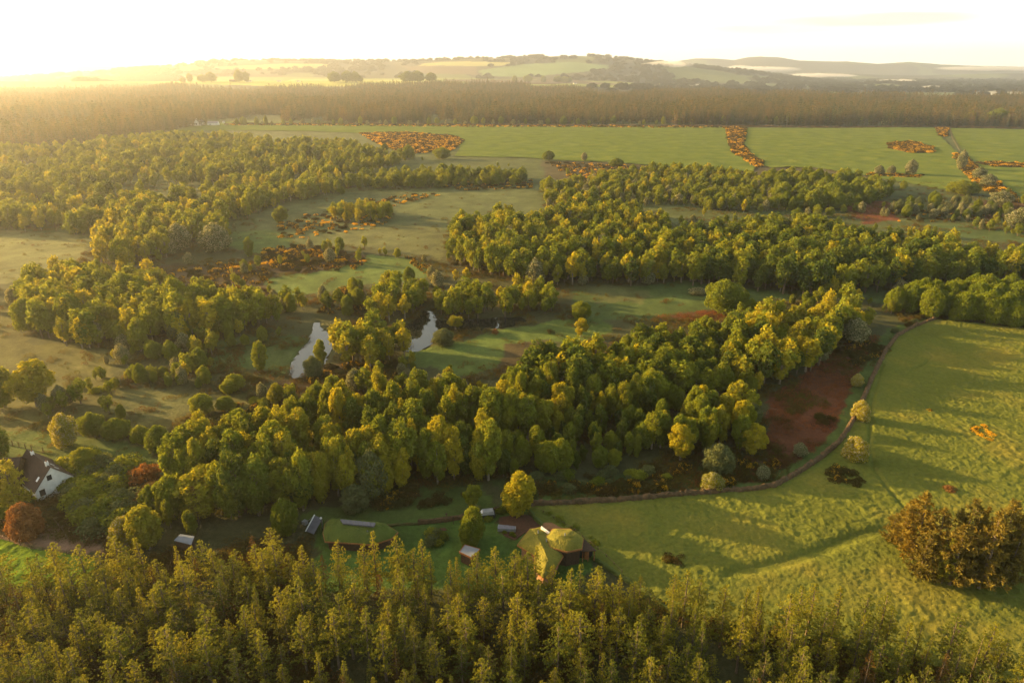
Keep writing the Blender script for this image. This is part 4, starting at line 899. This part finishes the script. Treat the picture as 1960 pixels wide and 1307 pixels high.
for (kind, ph), l in grp.items():
    l.sort(key=lambda c: c['px'])
    for i, c in enumerate(l):
        o = ORD[i]+' from left' if i < 12 else (ORD[len(l)-1-i]+' from right' if len(l)-1-i < 12 else 'well inside')
        lab = f'{GN[kind]} {ph}'+(f', {o}' if len(l) > 1 else ''); place(kind, c['x'], c['y'], c['h'], c['h']*2.1 if mh else None, ' '.join(lab.split()[:16]), f'{GN[kind]} bushes {ph}', parts=False)
rs = gor[300:]
if rs:
    x = np.array([c['x'] for c in rs]); y = np.array([c['y'] for c in rs]); h = np.array([c['h'] for c in rs])
    stuff_at('gorse_thicket', x, y, h*1.15, ['gorse', 'gorse_plain', 'gorse_bright'], 'flowering orange gorse thickets on the far moor and hedges', 'gorse thicket', proto_h=3.0, ws=1.5)
for kd, px, py, h, wd, lab in [('gorse_bright',1778,790,1.3,2.2,'small orange gorse clump alone on the near pasture'),('gorse_bright',1854,770,1.0,1.9,'smallest orange gorse tuft on the near pasture'),
        ('shrub_red',1816,942,1.4,3.6,'low dark red heather mound on the pasture'),('shrub_red',948,640,1.9,2.6,'round orange red bush on the green by the pond'),('gorse_plain',1053,638,1.6,3.4,'dark bush on the green by the pond'),
        ('shrub',186,750,1.2,5,'low bush in the left meadow'),('shrub',152,745,1.3,3,'small round bush in the left meadow'),('gorse_bright',1380,922,1.6,3.5,'orange flowering gorse against the dyke bend'),
        ('gorse_plain',1290,1078,1.8,5,'dark brown bush on the pasture edge by the plantation')]:
    x, y = P(px, py); place(kd, x, y, h, wd, lab, parts=False)

# ------------------------------------------------------------------ the turf dyke and fences
STONE = mat('dyke_stone', (.13, .08, .04), (.06, .045, .025), 1.2, .95, .8, 3)
WOODM = mat('weathered_wood', (.20, .13, .075), (.11, .08, .05), 2.5)
def wall(name, path, wd, ht, m, step=.7, label='', cat='wall', rough=.16, seed=1, parent=None):
    pts = []
    for (a, b), (c, d) in zip(path[:-1], path[1:]):
        L = math.hypot(c-a, d-b); n = max(1, int(L/step)); pts += [(a+(c-a)*i/n, b+(d-b)*i/n) for i in range(n)]
    pts.append(path[-1]); p = np.array(pts)
    for _ in range(6): p[1:-1] = (p[:-2]+p[1:-1]*2+p[2:])/4
    t = np.gradient(p, axis=0); t /= np.linalg.norm(t, axis=1, keepdims=True); nrm = np.stack([-t[:, 1], t[:, 0]], 1)
    rg = np.random.default_rng(seed); prof_ = [(-.62, -.3), (-.58, .35), (-.48, .8), (-.2, 1.0), (.2, 1.0), (.48, .8), (.58, .35), (.62, -.3)]; V = []
    zb = H(p[:, 0], p[:, 1])
    for i in range(len(p)):
        hh = ht*(1+rg.normal()*.10); ww = wd*(1+rg.normal()*.08)
        for s, z in prof_:
            V.append((p[i, 0]+nrm[i, 0]*s*ww+rg.normal()*rough*.4, p[i, 1]+nrm[i, 1]*s*ww+rg.normal()*rough*.4, zb[i]+z*hh+rg.normal()*rough*.35))
    k = len(prof_); F = [(i*k+j, i*k+j+1, (i+1)*k+j+1, (i+1)*k+j) for i in range(len(p)-1) for j in range(k-1)]
    F += [tuple(range(k)), tuple((len(p)-1)*k+j for j in range(k))[::-1]]
    return tag(mesh_obj(name, V, F, m, parent), label or None, cat if label else None)
dy = wp(DYKE)
TURF = mat('dyke_turf_top', (.12, .09, .035), (.07, .075, .025), .6, .95, .8, 3)
wall('dyke', dy, 1.1, 1.6, STONE, label='long curving brown stone dyke between bracken and the pasture', cat='stone dyke')
wall('dyke', wp([(800,1003),(860,996),(920,986),(960,976),(1000,968)]), .7, 1.0, STONE, label='short low dyke joining the lawn to the curved dyke', cat='stone dyke', seed=3)
wall('dyke', wp([(640,1012),(720,1008),(800,1003)]), .5, .5, TURF, label='low turf bank along the frosty lawn behind the barn', cat='turf bank', seed=4)
wall('field_bank', wp([(430,239),(700,238),(1000,241),(1390,243),(1600,245),(1792,244),(1960,247),(2400,252)]), 5, 2.4, mat('bank_bracken', (.16, .085, .03), (.07, .06, .025), .2, .95), step=7, label='brown bracken bank along the top of the far meadows', cat='field bank', rough=1.5, seed=5)
wall('field_bank', wp([(180,820),(330,862),(345,880)]), .7, .8, STONE, label='dark low bank running to the front birch wood', cat='field bank', seed=6)
def bx(x0, x1, y0, y1, z0, z1):
    return [(x0,y0,z0),(x1,y0,z0),(x1,y1,z0),(x0,y1,z0),(x0,y0,z1),(x1,y0,z1),(x1,y1,z1),(x0,y1,z1)], [(0,3,2,1),(4,5,6,7),(0,1,5,4),(1,2,6,5),(2,3,7,6),(3,0,4,7)]
def fence(name, path, label, spacing=2.4, h=1.2, rails=2):
    p0 = path[0]; root = empty(name, (p0[0], p0[1], hz(*p0))); tag(root, label, 'fence')
    pts = []
    for (a, b), (c, d) in zip(path[:-1], path[1:]):
        L = math.hypot(c-a, d-b); n = max(1, int(L/spacing)); pts += [(a+(c-a)*i/n, b+(d-b)*i/n) for i in range(n)]
    pts.append(path[-1]); pts = pts[:100]
    pm = make_mesh('post', *bx(-.07, .07, -.07, .07, -.2, h), WOODM)
    for a, b in pts:
        o = bpy.data.objects.new('post', pm); COL.objects.link(o); o.parent = root; o.location = (a-p0[0], b-p0[1], hz(a, b)-root.location.z)
    for r in range(rails):
        V, F = tube([(a-p0[0], b-p0[1], hz(a, b)-root.location.z+h*(.9-.42*r)) for a, b in pts], [.035]*len(pts), 4); mesh_obj('rail', V, F, WOODM, root)
    return root
wall('field_bank', wp([(1008,970),(1030,1000),(1090,1038),(1150,1078),(1220,1125),(1300,1182)]), .75, .75, mat('grassy_bank', (.09,.12,.03), (.07,.09,.025), .8, .95, .8, 3), label='low grassy bank between the garden and the pasture', cat='field bank', seed=8)
fence('wire_fence', wp([(-60,1022),(0,1031),(60,1052),(130,1062),(190,1074)]), 'post and wire fence between the pink track and the bright lawn')
fence('wire_fence', wp([(1000,968),(1040,985),(1100,1020),(1160,1070),(1190,1100)]), 'thin fence line behind the domed turf house')
fence('wire_fence', wp([(1818,246),(1822,265),(1836,290)]), 'pale fence between the two right far meadows', 12, 2, 2)
fence('yard_fence', wp([(-60,833),(0,842),(60,856),(82,861)], 1.0), 'light wooden fence above the white house roofs', 2.2, 1.5, 3)
fence('track_fence', wp([(105,1000),(122,1020),(134,1042)]), 'short dark fence crossing beside the pink track', 2, 1.1, 2)

# ------------------------------------------------------------------ buildings
SLATE = mat('dark_slate_roof', (.055, .036, .03), (.035, .026, .022), 1.5, .6, .4, 4)
WHITE = mat('white_harling', (.72, .70, .66), (.60, .58, .54), 1.2, .9, .2, 6)
GLASS = mat('window_glass', (.02, .025, .03), (.03, .035, .04), 1, .08)
SKYG = mat('roof_glazing', (.75, .78, .82), (.6, .65, .7), 1, .15)
TIMBER = mat('orange_timber', (.32, .14, .05), (.22, .10, .04), 3, .7)
DARKW = mat('dark_timber', (.09, .055, .035), (.05, .035, .025), 3, .7)
GREYR = mat('grey_membrane', (.22, .24, .28), (.17, .19, .22), .8, .5)
SOLAR = mat('solar_panels', (.13, .13, .15), (.10, .10, .12), .7, .55)
TURFR = mat('roof_turf', (.20, .175, .03), (.135, .13, .025), .5, .95, 1.0, 2.5)
TURFD = mat('barn_roof_turf', (.10, .13, .025), (.075, .10, .022), .5, .95, 1.0, 2.5)
METAL = mat('pale_metal', (.30, .30, .30), (.2, .2, .2), 1, .45)
SOIL = mat('garden_soil', (.10, .05, .03), (.07, .04, .025), 1.5, .95, .6)
PATHG = mat('pale_gravel', (.42, .38, .32), (.33, .3, .26), 2, .9)
def gable(name, A, B, halfw, wall_h, ridge_h, label, windows=(), chims=(), skylights=(), over=.35, roofm=None, cat='house', wallm=None, z0=None, group=None):
    """a house whose ridge runs from A to B on the ground plan"""
    dx, dy = B[0]-A[0], B[1]-A[1]; L = math.hypot(dx, dy); rz = math.atan2(dy, dx)
    root = empty(name, (A[0], A[1], hz(*A) if z0 is None else z0), rz); tag(root, label, cat, group)
    w_ = halfw; V = []; F = []
    V = [(0,-w_,-.5),(0,w_,-.5),(0,w_,wall_h),(0,0,ridge_h),(0,-w_,wall_h),(L,-w_,-.5),(L,w_,-.5),(L,w_,wall_h),(L,0,ridge_h),(L,-w_,wall_h)]
    F = [(0,4,3,2,1),(5,6,7,8,9),(0,5,9,4),(1,2,7,6)]
    mesh_obj('wall', V, F, wallm or WHITE, root)
    k = (ridge_h-wall_h)/w_; t = .14; o = over; rv = []; rf = []
    for s in (-1, 1):
        b = len(rv); e = (w_+o)*s; ze = wall_h-k*o
        rv += [(-o*.6,0,ridge_h+t),(L+o*.6,0,ridge_h+t),(L+o*.6,e,ze+t),(-o*.6,e,ze+t),(-o*.6,0,ridge_h+.01),(L+o*.6,0,ridge_h+.01),(L+o*.6,e,ze+.01),(-o*.6,e,ze+.01)]
        rf += [tuple(b+i for i in q) for q in ((0,1,2,3),(4,7,6,5),(0,3,7,4),(1,5,6,2),(3,2,6,7))]
    roof = mesh_obj('roof', rv, rf, roofm or SLATE, root)
    for (s, x, f, ww, hh, *mm) in skylights:      # s side, x along, f down the slope
        yc = w_*f*s; zc = ridge_h-(ridge_h-wall_h)*f+t+.04; c = math.cos(math.atan(k)); sy = hh/2*c; dz = sy*k
        P4 = [(x-ww/2, yc-s*sy, zc+dz), (x+ww/2, yc-s*sy, zc+dz), (x+ww/2, yc+s*sy, zc-dz), (x-ww/2, yc+s*sy, zc-dz)]
        mesh_obj('skylight', P4+[(a, b, c_-.06) for a, b, c_ in P4], [(0,1,2,3),(0,3,7,4),(1,0,4,5),(2,1,5,6),(3,2,6,7)], SKYG, roof)
    for (x, yo, hh) in chims:
        V, F = bx(x-.35, x+.35, yo-.3, yo+.3, ridge_h-.8, ridge_h+hh); ch = mesh_obj('chimney', V, F, WHITE, roof)
        for q in (-.16, .16):
            V, F = tube([(x+q, yo, ridge_h+hh), (x+q, yo, ridge_h+hh+.4)], [.1, .08], 8); mesh_obj('chimney_pot', V, F, TIMBER, roof)
    for (face, u, z, ww, hh) in windows:          # face: 'A','B' gables, 'L','R' long sides
        def T(a, d, zz):
            return {'A': (-d, a, zz), 'B': (L+d, a, zz), 'L': (a, -w_-d, zz), 'R': (a, w_+d, zz)}[face]
        def box(a0, a1, z0_, z1_, d0, d1):
            v = [T(a, d, zz) for d in (d0, d1) for a, zz in ((a0,z0_),(a1,z0_),(a1,z1_),(a0,z1_))]
            return v, [(0,1,2,3),(4,7,6,5),(0,4,5,1),(1,5,6,2),(2,6,7,3),(3,7,4,0)]
        fr = mesh_obj('window', *box(u-ww/2-.07, u+ww/2+.07, z-hh/2-.07, z+hh/2+.07, .003, .05), DARKW, root)
        mesh_obj('pane', *box(u-ww/2, u+ww/2, z-hh/2, z+hh/2, .052, .07), GLASS, fr)
    return root
# the white gabled house at the lower left
G = np.array((-103.7, 134.3)); rd = np.array((-.80, .60)); rd /= np.linalg.norm(rd)
# ridge runs away from the gable; A is the white gable
A_ = tuple(G); B_ = tuple(G+rd*12.7)
gable('white_house', A_, B_, 3.95, 2.6, 6.9, 'white gabled house with a dark slate roof and white chimneys',
      windows=[('A', .7, 4.6, .85, 1.1), ('A', 2.7, 1.7, 1.0, 1.4), ('A', -2.6, 1.6, .8, 1.1)], chims=[(1.6, 0, .9), (9.6, 0, .7)], skylights=[(1, 1.7, .62, .7, 1.1), (-1, 2.2, .45, .7, 1.2), (-1, 4.6, .45, .7, 1.1)])
wA = G+rd*9.5+np.array((-1.5, -2)); wB = wA+np.array((-24, -3))
gable('house_wing', tuple(wA), tuple(wB), 4.9, 2.8, 7.2, 'large dark slate roofed wing left of the white gable', wallm=STONE, skylights=[(1, 10.5, .45, 1.1, 1.3)], windows=[('R', 6, 1.5, 1.1, 1.2), ('R', 11, 1.5, 1.1, 1.2)])
a = P(118, 882, 2.2); b = P(146, 878, 2.2)
gable('garden_shed', a, b, 1.6, 2.0, 2.9, 'low dark shed with a bright rooflight beside the white house', skylights=[(-1, 1.9, .4, 2.6, .8)], wallm=DARKW, cat='shed')
def densify(pts, n):
    out = []
    for (a, b), (c, d) in zip(pts, pts[1:]+pts[:1]):
        L = math.hypot(c-a, d-b); k = max(1, int(L/n)); out += [(a+(c-a)*i/k, b+(d-b)*i/k) for i in range(k)]
    return out
def dome_roof(root, poly, apex, z0, z1, m, name='turf_roof', rings=9, pw=.62, seed=1, bumpy=.14):
    """turf over a ring of eaves rising to its crest; apex is a point or a line of two points"""
    rg = np.random.default_rng(seed); P_ = densify(poly, .6); V = []; F = []; n = len(P_); ox, oy, _ = root.location
    for r in range(rings+1):
        f = r/rings
        for (x, y) in P_:
            if len(apex) == 2:
                (ax, ay), (bx_, by) = apex; L = (bx_-ax)**2+(by-ay)**2; t = min(1, max(0, ((x-ax)*(bx_-ax)+(y-ay)*(by-ay))/L)); cx, cy_ = ax+(bx_-ax)*t, ay+(by-ay)*t
            else: cx, cy_ = apex[0]
            xx = x+(cx-x)*f; yy = y+(cy_-y)*f; zz = z0+(z1-z0)*f**pw+(rg.normal()*bumpy*.5+(float(vnoise(np.array(xx), np.array(yy), .9, 3))-.5)*bumpy*2)*(1 if 0 < r else 0)
            V.append((xx-ox, yy-oy, zz-root.location.z))
    for r in range(rings):
        for i in range(n): j = (i+1) % n; F.append((r*n+i, r*n+j, (r+1)*n+j, (r+1)*n+i))
    return mesh_obj(name, V, F, m, root, smooth=True)
def ring(root, poly, z0, z1, m, name, grow=0.0, thick=.18):
    ox, oy, oz = root.location; cx = sum(p[0] for p in poly)/len(poly); cy_ = sum(p[1] for p in poly)/len(poly); V = []; F = []; n = len(poly)
    for g in (grow, grow-thick):
        for z in (z0, z1):
            for (x, y) in poly:
                d = math.hypot(x-cx, y-cy_); k = (d+g)/d; V.append((cx+(x-cx)*k-ox, cy_+(y-cy_)*k-oy, z-oz))
    for i in range(n):
        j = (i+1) % n; F += [(i, j, n+j, n+i), (2*n+i, 3*n+i, 3*n+j, 2*n+j), (n+i, n+j, 3*n+j, 3*n+i), (i, 2*n+i, 2*n+j, j)]
    return mesh_obj(name, V, F, m, root)
# the domed turf house: one root, two lobes
hc = P(1060, 1050, 2); root = empty('turf_roofed_house', (hc[0], hc[1], 0)); tag(root, 'earth house under two domed grass roofs with an orange timber edge', 'turf house')
lobeA = wp([(990,1043),(1003,1026),(1014,1012),(1034,1009),(1052,1016),(1062,1040),(1078,1064),(1062,1090),(1040,1108),(1030,1098),(1022,1082),(1028,1068),(1010,1055)], 2.9)
lobeB = wp([(1044,1027),(1058,1012),(1092,1012),(1117,1030),(1114,1050),(1085,1056),(1054,1048)], 3.9)
dome_roof(root, lobeA, wp([(1028,1022),(1048,1068)], 4.5), 2.9, 4.5, TURFR, seed=2)
ring(root, lobeA, 2.62, 2.98, TIMBER, 'fascia', .06); ring(root, lobeA, -.2, 2.62, mat('house_render', (.30,.17,.10), (.2,.12,.08), 1.5), 'wall', -.9, .3)
dome_roof(root, lobeB, wp([(1072,1024),(1090,1026)], 5.6), 3.9, 5.6, TURFR, seed=3)
ring(root, lobeB, 3.62, 3.98, TIMBER, 'fascia', .06); wl = ring(root, lobeB, -.2, 3.62, DARKW, 'wall', -.6, .3)
def local_box(root, name, c, sx, sy, z0, z1, rz, m, parent=None):
    V, F = bx(-sx/2, sx/2, -sy/2, sy/2, z0, z1); V = [(x*math.cos(rz)-y*math.sin(rz)+c[0]-root.location.x, x*math.sin(rz)+y*math.cos(rz)+c[1]-root.location.y, z-root.location.z) for x, y, z in V]
    return mesh_obj(name, V, F, m, parent or root)
# glazed strip between the lobes, dark flat roof behind, small chimney cowls, conservatory
gA, gB = P(1036, 1008, 4.2), P(1052, 1020, 4.2); ang = math.atan2(gB[1]-gA[1], gB[0]-gA[0])
local_box(root, 'clerestory', ((gA[0]+gB[0])/2, (gA[1]+gB[1])/2), math.hypot(gB[0]-gA[0], gB[1]-gA[1]), .25, 3.3, 4.35, ang, WHITE)
dr = wp([(1038,1008),(1040,1001),(1055,1000),(1077,1012),(1056,1016)], 3.4)
ox, oy, _ = root.location
mesh_obj('flat_roof', [(x-ox, y-oy, z) for z in (3.1, 3.5) for x, y in dr], [tuple(range(5))[::-1], tuple(range(5, 10))]+[(i, (i+1) % 5, 5+(i+1) % 5, 5+i) for i in range(5)], DARKW, root)
for px, py, z in ((1030, 1020, 4.4), (1046, 1036, 4.1), (1081, 1026, 5.4)):
    x, y = P(px, py, z); V, F = tube([(x-ox, y-oy, z-.3), (x-ox, y-oy, z+.7)], [.12, .12], 8); c = mesh_obj('chimney', V, F, METAL, root)
cp = wp([(1114,1030),(1142,1050),(1112,1052)], 3.3)
V = [(x-ox, y-oy, z) for (x, y), z in zip(cp, (3.7, 2.9, 2.9))]; V += [(a, b, c-.15) for a, b, c in V]
mesh_obj('canopy_roof', V, [(0,2,1),(3,4,5),(0,1,4,3),(1,2,5,4),(2,0,3,5)], DARKW, root)
for px, py in ((1138,1051),(1126,1052),(1116,1052)):
    x, y = P(px, py, 2.8); V, F = tube([(x-ox, y-oy, -.2), (x-ox, y-oy, 2.85)], [.1, .1], 6); mesh_obj('post', V, F, TIMBER, root)
x, y = P(1119, 1060, 1.2); local_box(root, 'window', (x, y), 3.2, .12, .4, 2.6, .1, GLASS); local_box(root, 'door', (x+.4, y-.1), .9, .1, 0, 2.2, .1, TIMBER)
# the long turf barn
c0 = P(690, 1020, 2); root = empty('turf_roofed_barn', (c0[0], c0[1], 0)); tag(root, 'long barn under a dark grass roof with grey panels on its ridge', 'turf barn')
ev = wp([(618,1020),(622,1002),(634,992)], 2.2)+wp([(735,1001),(762,1018),(750,1030),(714,1042),(622,1036)], 2.2)
dome_roof(root, ev, wp([(644,997),(730,1004)], 4.6), 2.2, 4.6, TURFD, seed=5, pw=.75)
ring(root, ev, 1.95, 2.26, TIMBER, 'fascia', .05); ring(root, ev, -.2, 1.95, DARKW, 'wall', -.7, .3)
pa, pb, pc, pd = P(651, 993.5, 4.9), P(719, 1000.5, 4.9), P(716, 1008, 4.7), P(656, 1002, 4.7); ox, oy, _ = root.location
for i in range(8):
    f0, f1 = i/8+.004, (i+1)/8-.004; q = lambda a, b, f: (a[0]+(b[0]-a[0])*f-ox, a[1]+(b[1]-a[1])*f-oy)
    V = [(*q(pa, pb, f0), 4.98), (*q(pa, pb, f1), 4.98), (*q(pd, pc, f1), 4.86), (*q(pd, pc, f0), 4.86)]; V += [(a, b, c-.3) for a, b, c in V]
    mesh_obj('roof_panel', V, [(0,3,2,1),(4,5,6,7),(0,1,5,4),(1,2,6,5),(2,3,7,6),(3,0,4,7)], SOLAR, root)
for py in (1011.5, 1018):
    x, y = P(703.5, py, 3.6); V, F = tube([(x-ox, y-oy, 2.9), (x-ox, y-oy, 3.95)], [.09, .16], 8); mesh_obj('roof_vent', V, F, METAL, root)
# small flat roofed shed
fr_ = wp([(880,1056),(890,1042.5),(918,1051),(903,1067)], 2.4); c0 = fr_[0]; root = empty('flat_roofed_shed', (c0[0], c0[1], 0)); tag(root, 'small shed with a pale grey flat roof and orange timber edge', 'shed')
def slab(root, name, pts, z0, z1, m, parent=None):
    ox, oy, oz = root.location; n = len(pts); V = [(x-ox, y-oy, z-oz) for z in (z0, z1) for x, y in pts]
    return mesh_obj(name, V, [tuple(range(n))[::-1], tuple(range(n, 2*n))]+[(i, (i+1) % n, n+(i+1) % n, n+i) for i in range(n)], m, parent or root)
slab(root, 'roof', fr_, 2.3, 2.45, GREYR); ring(root, fr_, 2.1, 2.52, TIMBER, 'fascia', .15, .14)
ring(root, fr_, -.2, 2.1, DARKW, 'wall', -.2, .2)
# pale shed roof behind the plantation
q = wp([(333,1034),(345,1022),(372,1026),(366,1042)], 2.6); root = empty('metal_roofed_shed', (q[0][0], q[0][1], 0)); tag(root, 'shed with a pale blue grey metal roof beyond the plantation', 'shed')
slab(root, 'roof', q, 2.5, 2.65, GREYR); ring(root, q, -.2, 2.5, DARKW, 'wall', -.2, .2)
# cold frame
q = [P(953, 1012.5, .6), P(954, 1002.5, .9), P(987, 1006, .9), P(986, 1014, .6)]; root = empty('cold_frame', (q[0][0], q[0][1], 0)); tag(root, 'long low glazed cold frame lying by the vegetable bed', 'cold frame')
slab(root, 'glazing', q, .55, .8, mat('frosted_glazing', (.20,.20,.24), (.13,.13,.16), 1.5, .4)); ring(root, q, -.1, .82, METAL, 'frame', .06, .1)
# soil of the vegetable bed and lawn flower bed
for nm, pts_, m in (('soil_bed', [(956,990),(1000,984),(1055,1000),(1030,1010),(1004,1020),(985,1034),(966,1026),(954,1012)], SOIL), ('soil_bed', [(833,1012),(852,1010),(856,1015),(838,1018)], SOIL)):
    pl = wp(pts_); z = max(hz(a, b) for a, b in pl)+.1; tag(mesh_obj(nm, [(a, b, z) for a, b in pl]+[(a, b, z-.6) for a, b in pl], [tuple(range(len(pl)))]+[(i, len(pl)+i, len(pl)+(i+1) % len(pl), (i+1) % len(pl)) for i in range(len(pl))], m), kind='structure')
# white van-like trailer and boxes near the lawn hedge
x, y = P(929, 990); root = empty('parked_van', (x, y, hz(x, y)), .15); tag(root, 'small dark van with a pale roof and windscreen by the lawn hedge', 'van')
V, F = bx(-2.1, 2.1, -.85, .85, .35, 1.1); mesh_obj('body', V, F, mat('van_paint', (.03,.03,.03), (.04,.04,.04), 1, .3), root)
V = [(-1.0,-.78,1.1),(1.9,-.78,1.1),(1.9,.78,1.1),(-1.0,.78,1.1),(-.5,-.68,1.8),(1.7,-.68,1.8),(1.7,.68,1.8),(-.5,.68,1.8)]; mesh_obj('cab', V, [(4,5,6,7),(0,1,5,4),(1,2,6,5),(2,3,7,6),(3,0,4,7)], METAL, root)
mesh_obj('windscreen', [(-1.05,-.7,1.15),(-1.05,.7,1.15),(-.62,.62,1.72),(-.62,-.62,1.72)], [(0,1,2,3)], SKYG, root)
for sx in (-1.3, 1.3):
    for sy in (-.85, .85): V, F = tube([(sx, sy-.1, .33), (sx, sy+.1, .33)], [.33, .33], 14); F += [tuple(range(14)), tuple(range(14, 28))]; mesh_obj('wheel', V, F, GLASS, root)
# tilted solar rack, lamp posts
x, y = P(598, 1012); root = empty('solar_rack', (x, y, hz(x, y)), -.5); tag(root, 'tilted dark solar rack with a bright metal edge left of the barn', 'solar rack')
V = [(-.1,-1.6,.5),(2.0,-1.6,.5),(2.0,1.2,2.6),(-.1,1.2,2.6)]; mesh_obj('panel', V+[(a, b, c-.1) for a, b, c in V], [(0,1,2,3),(4,7,6,5),(0,3,7,4),(1,0,4,5),(2,1,5,6),(3,2,6,7)], SOLAR, root)
V, F = tube([(-.25,-1.7,.4), (-.25,1.3,2.7)], [.14, .14], 6); mesh_obj('frame', V, F, WHITE, root)
V, F = tube([(-.25,1.2,2.6), (-2.6,.6,.1)], [.07, .07], 6); mesh_obj('brace', V, F, METAL, root)
V, F = tube([(1.9,1.1,2.5), (1.9,1.1,-.1)], [.07, .07], 6); mesh_obj('leg', V, F, METAL, root)
V, F = bx(-3.2, -2.2, .2, 1.1, -.1, .7); mesh_obj('battery_box', V, F, METAL, root)
def lamp(px, py, h, label, m=None):
    x, y = P(px, py); r = empty('lamp_post', (x, y, hz(x, y))); tag(r, label, 'lamp post')
    V, F = tube([(0,0,-.2),(0,0,h)], [.06, .05], 6); mesh_obj('pole', V, F, DARKW, r)
    V, F = tube([(0,0,h-.05),(0,0,h+.12),(0,0,h+.35),(0,0,h+.45)], [.08,.24,.24,.05], 8); mesh_obj('lamp_head', V, F, m or WHITE, r)
lamp(617, 1016, 3.0, 'thin lamp post with a white head beside the turf barn')
lamp(855, 997, 1.6, 'short dark lawn post nearest the barn', DARKW); lamp(868, 1003, 1.6, 'short dark lawn post nearest the garden tree', DARKW)
# two white birds perched over the round hawthorn -> pale marks on twigs
# farm far off at the head of the long meadow
def far_gable(px, py, L, rz, hw, wh, rh, label, roofm, windows=(), chims=(), cat='house', wallm=None):
    x, y = P(px, py); B_ = (x+L*math.cos(rz), y+L*math.sin(rz)); return gable('farm_building', (x, y), B_, hw, wh, rh, label, windows=windows, chims=chims, roofm=roofm, cat=cat, wallm=wallm)
PGREY = mat('grey_slate_roof', (.26, .23, .25), (.2, .18, .2), .5, .6)
far_gable(342, 240, 32, .05, 6.5, 5.5, 12.5, 'long white farmhouse with grey roof and gables at the meadow head', PGREY, windows=[('L', 4, 2.4, 1.6, 2), ('L', 10, 2.4, 1.6, 2), ('L', 16, 2.4, 1.6, 2), ('L', 22, 2.4, 1.6, 2)], chims=[(1, 0, 1.6), (25, 0, 1.6)])
x, y = P(345, 240.5); gable('farm_building', (x+3, y-9), (x+3, y-1), 3.4, 4.2, 8, 'small white gabled wing at the left end of the farmhouse', roofm=PGREY, windows=[('A', 0, 2.6, 1.8, 2.2)])
x, y = P(382, 240.5); gable('farm_building', (x, y-12), (x+1, y+8), 5.6, 5, 10.5, 'white gable fronted house right of the long farmhouse', roofm=PGREY, windows=[('A', 0, 3, 2.4, 2.4)])
far_gable(399, 240.5, 18, 0, 4.5, 3.8, 7, 'low white sheds at the right of the farm group', PGREY, windows=[('L', 5, 1.6, 1.4, 1.4)], cat='shed')
far_gable(427, 237, 3, 1.2, 1.6, 3.0, 4.6, 'tiny white hut apart on the right of the farm group', PGREY, cat='hut')
for px, L, h, lab in ((440, 40, 9, 'large dark farm steading on the skyline ridge'), (470, 26, 6, 'low grey farm shed beside the dark steading'), (530, 18, 5, 'pale cottage on the ridge right of the steading'), (568, 14, 5, 'small barn on the ridge among hedges'), (1098, 14, 5, 'white cottage on the right of the farmed ridge')):
    x, y = Pg(px, 157 if px < 1000 else 161); gable('farm_building', (x, y), (x+L, y+3), 8 if h > 8 else 5, h*.6, h, lab, roofm=SLATE if h > 5 else PGREY, wallm=DARKW if h > 8 else WHITE, windows=[('L', L*.3, 1.6, 2, 1.6)])

# ------------------------------------------------------------------ haze and the mist in the northern valley
def volume_box(name, x0, x1, y0, y1, z0, z1, dens, g, colr, kind='stuff', label=None):
    V, F = bx(x0, x1, y0, y1, z0, z1); m, nt, out = newmat(name+'_air'); v = nt.nodes.new('ShaderNodeVolumePrincipled')
    v.inputs['Density'].default_value = dens; v.inputs['Anisotropy'].default_value = g; v.inputs['Color'].default_value = (*colr, 1)
    nt.links.new(v.outputs[0], out.inputs['Volume']); o = mesh_obj(name, V, F, m); tag(o, label, None, kind=kind); return o
volume_box('haze', -19000, 19000, -400, 14500, -12, 420, HAZE_DENSITY, HAZE_G, HAZE_COL, label='golden morning haze filling the air over the whole valley')
def mist(px, py, rx, ry, rz, dens, label):
    x, y = Pg(px, py); z = hz(x, y); V = []; F = []; n, k = 20, 8
    for i in range(k+1):
        th = math.pi*i/k
        for j in range(n):
            ph = 2*math.pi*j/n; w_ = 1+.3*math.sin(3*ph+px)+.15*math.sin(7*ph)
            V.append((math.sin(th)*math.cos(ph)*rx*w_, math.sin(th)*math.sin(ph)*ry, math.cos(th)*rz*(1+.3*math.sin(5*ph+py))))
    for i in range(k):
        for j in range(n): F.append((i*n+j, (i+1)*n+j, (i+1)*n+(j+1) % n, i*n+(j+1) % n))
    m = MATS.get('mist%g' % dens)
    if not m:
        m, nt, out = newmat('mist%g' % dens); v = nt.nodes.new('ShaderNodeVolumePrincipled'); v.inputs['Density'].default_value = dens; v.inputs['Anisotropy'].default_value = .2; v.inputs['Color'].default_value = (1, 1, 1, 1); nt.links.new(v.outputs[0], out.inputs['Volume'])
    o = mesh_obj('mist', V, F, m); o.location = (x, y, z+rz*.5); tag(o, label, None, kind='stuff')
mist(1455, 137, 420, 300, 34, .009, 'white mist lying below the northern hills')
mist(1415, 134, 160, 200, 34, .010, 'wisp of mist at the foot of the wooded hill')
mist(1560, 148, 330, 160, 22, .008, 'thin mist over the northern woods')
mist(1780, 172, 50, 60, 12, .02, 'white smoke patch in the northern woods')
mist(1880, 135, 800, 200, 30, .005, 'long mist streak on the far plain')
mist(1720, 160, 200, 90, 18, .010, 'faint mist among the right woods')
mist(1280, 128, 160, 140, 24, .008, 'thin mist on the slope of the wooded hill')
mist(1905, 183, 120, 60, 10, .006, 'low mist behind the plantation')
mist(1330, 166, 200, 60, 8, .006, 'bright mist strip behind the plantation')
